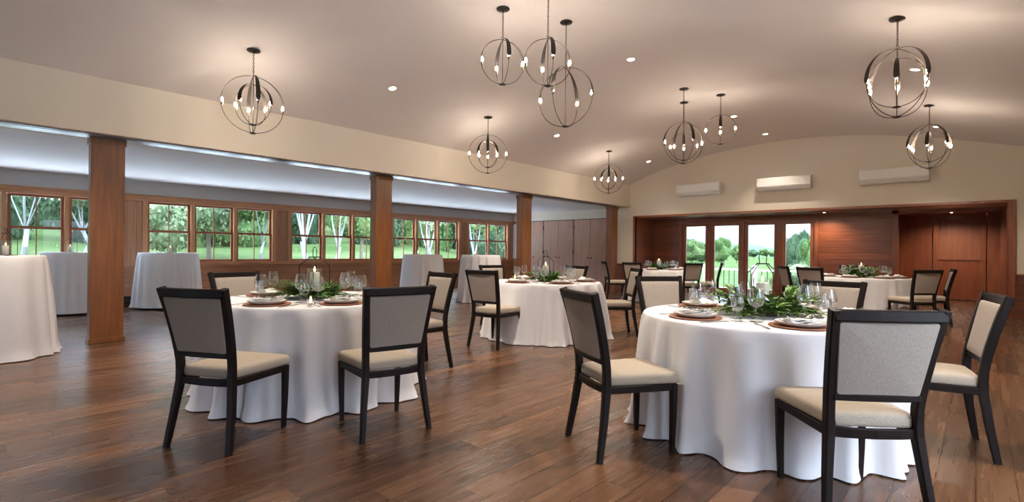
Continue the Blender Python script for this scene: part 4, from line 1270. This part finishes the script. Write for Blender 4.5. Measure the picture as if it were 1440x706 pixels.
bl = ['white forked birch trunk seen in the leftmost window', 'leaning birch seen just left of the nearest post', 'pale green tree behind the lantern right of the nearest post', 'yellow green tree seen in the second window of its group',
      'slim white birch in the third window right of the nearest post', 'bare branched birch left of the second post', 'pale birch between the table lantern and the second post', 'dark trunked tree beside the second post', 'white birch seen above the cocktail table right of the second post', 'slim birch seen in the window pair near the cabinets']
bp = [(32, 27, 9, 5, 'birch', 'tree_mid', .50), (116, 30, 8, 4, 'birch', 'tree_pale', .35), (236, 26, 7.0, 5.2, 'birch', 'tree_pale', .10), (294, 33, 7.5, 6, 'bark', 'tree_pale', .12), (368, 33, 6.5, 4.2, 'birch', 'tree_mid', .30),
      (430, 25, 8.5, 4.0, 'birch', 'tree_pale', .45), (474, 29, 7.5, 3.6, 'birch', 'tree_mid', .3), (508, 34, 7.0, 4.2, 'bark', 'tree_mid', .25), (601, 27, 7, 3.6, 'birch', 'tree_pale', .35), (668, 33, 7, 4.0, 'birch', 'tree_mid', .3)]
for lb, (px_, fw, hg, wd, tk, cm, lo) in zip(bl, bp):
    x, y = on(px_, fw); tree('birch_tree' if tk == 'birch' else 'lawn_tree', cm, x, y, hg, wd, lb, None, lo, tk, n_l=4500, sz=.34, var=int(px_) % 3)
dp = [(962, 150, 8.6, 11, 'tree_dark', -.1, 'bushy tree at the left side of the leftmost glass door'), (979, 140, 7.2, 9, 'tree_mid', -.1, 'bushy green tree in the middle of the leftmost glass door'), (993, 155, 6.4, 9, 'tree_dark', -.1, 'darker tree at the right side of the leftmost glass door'),
      (1018, 108, 7.0, 5.6, 'tree_mid', -.05, 'large round green tree seen in the second glass door'),
      (1036, 150, 5.8, 5.5, 'tree_mid', -.05, 'small round tree beside the large one in the second glass door'), (1060, 270, 5.6, 8, 'tree_dark', .08, 'left tree of the row seen in the third glass door'), (1073, 265, 5.9, 7.5, 'tree_mid', .08, 'middle tree of the row seen in the third glass door'),
      (1088, 270, 5.2, 8, 'tree_mid', .08, 'low tree at the right side of the third glass door'), (1114, 60, 5.9, 3.0, 'tree_dark', -.1, 'tall dense tree at the left of the rightmost glass door'), (1129, 56, 6.3, 3.4, 'tree_dark', -.1, 'tallest tree seen in the rightmost glass door'), (1143, 50, 5.2, 2.6, 'tree_mid', -.1, 'bright leafy tree at the right edge of the rightmost glass door'),
      (1122, 40, 2.6, 2.6, 'tree_pale', -.1, 'pale bush low in the rightmost glass door'), (940, 140, 9, 11, 'tree_dark', -.1, 'dark tree behind the left jamb of the glass doors')]
for (px_, fw, hg, wd, cm, lo, lb) in dp:
    x, y = on(px_, fw); tree('garden_tree', cm, x, y, hg, wd, lb, None, lo, 'bark', n_l=6000, sz=.26, var=9)
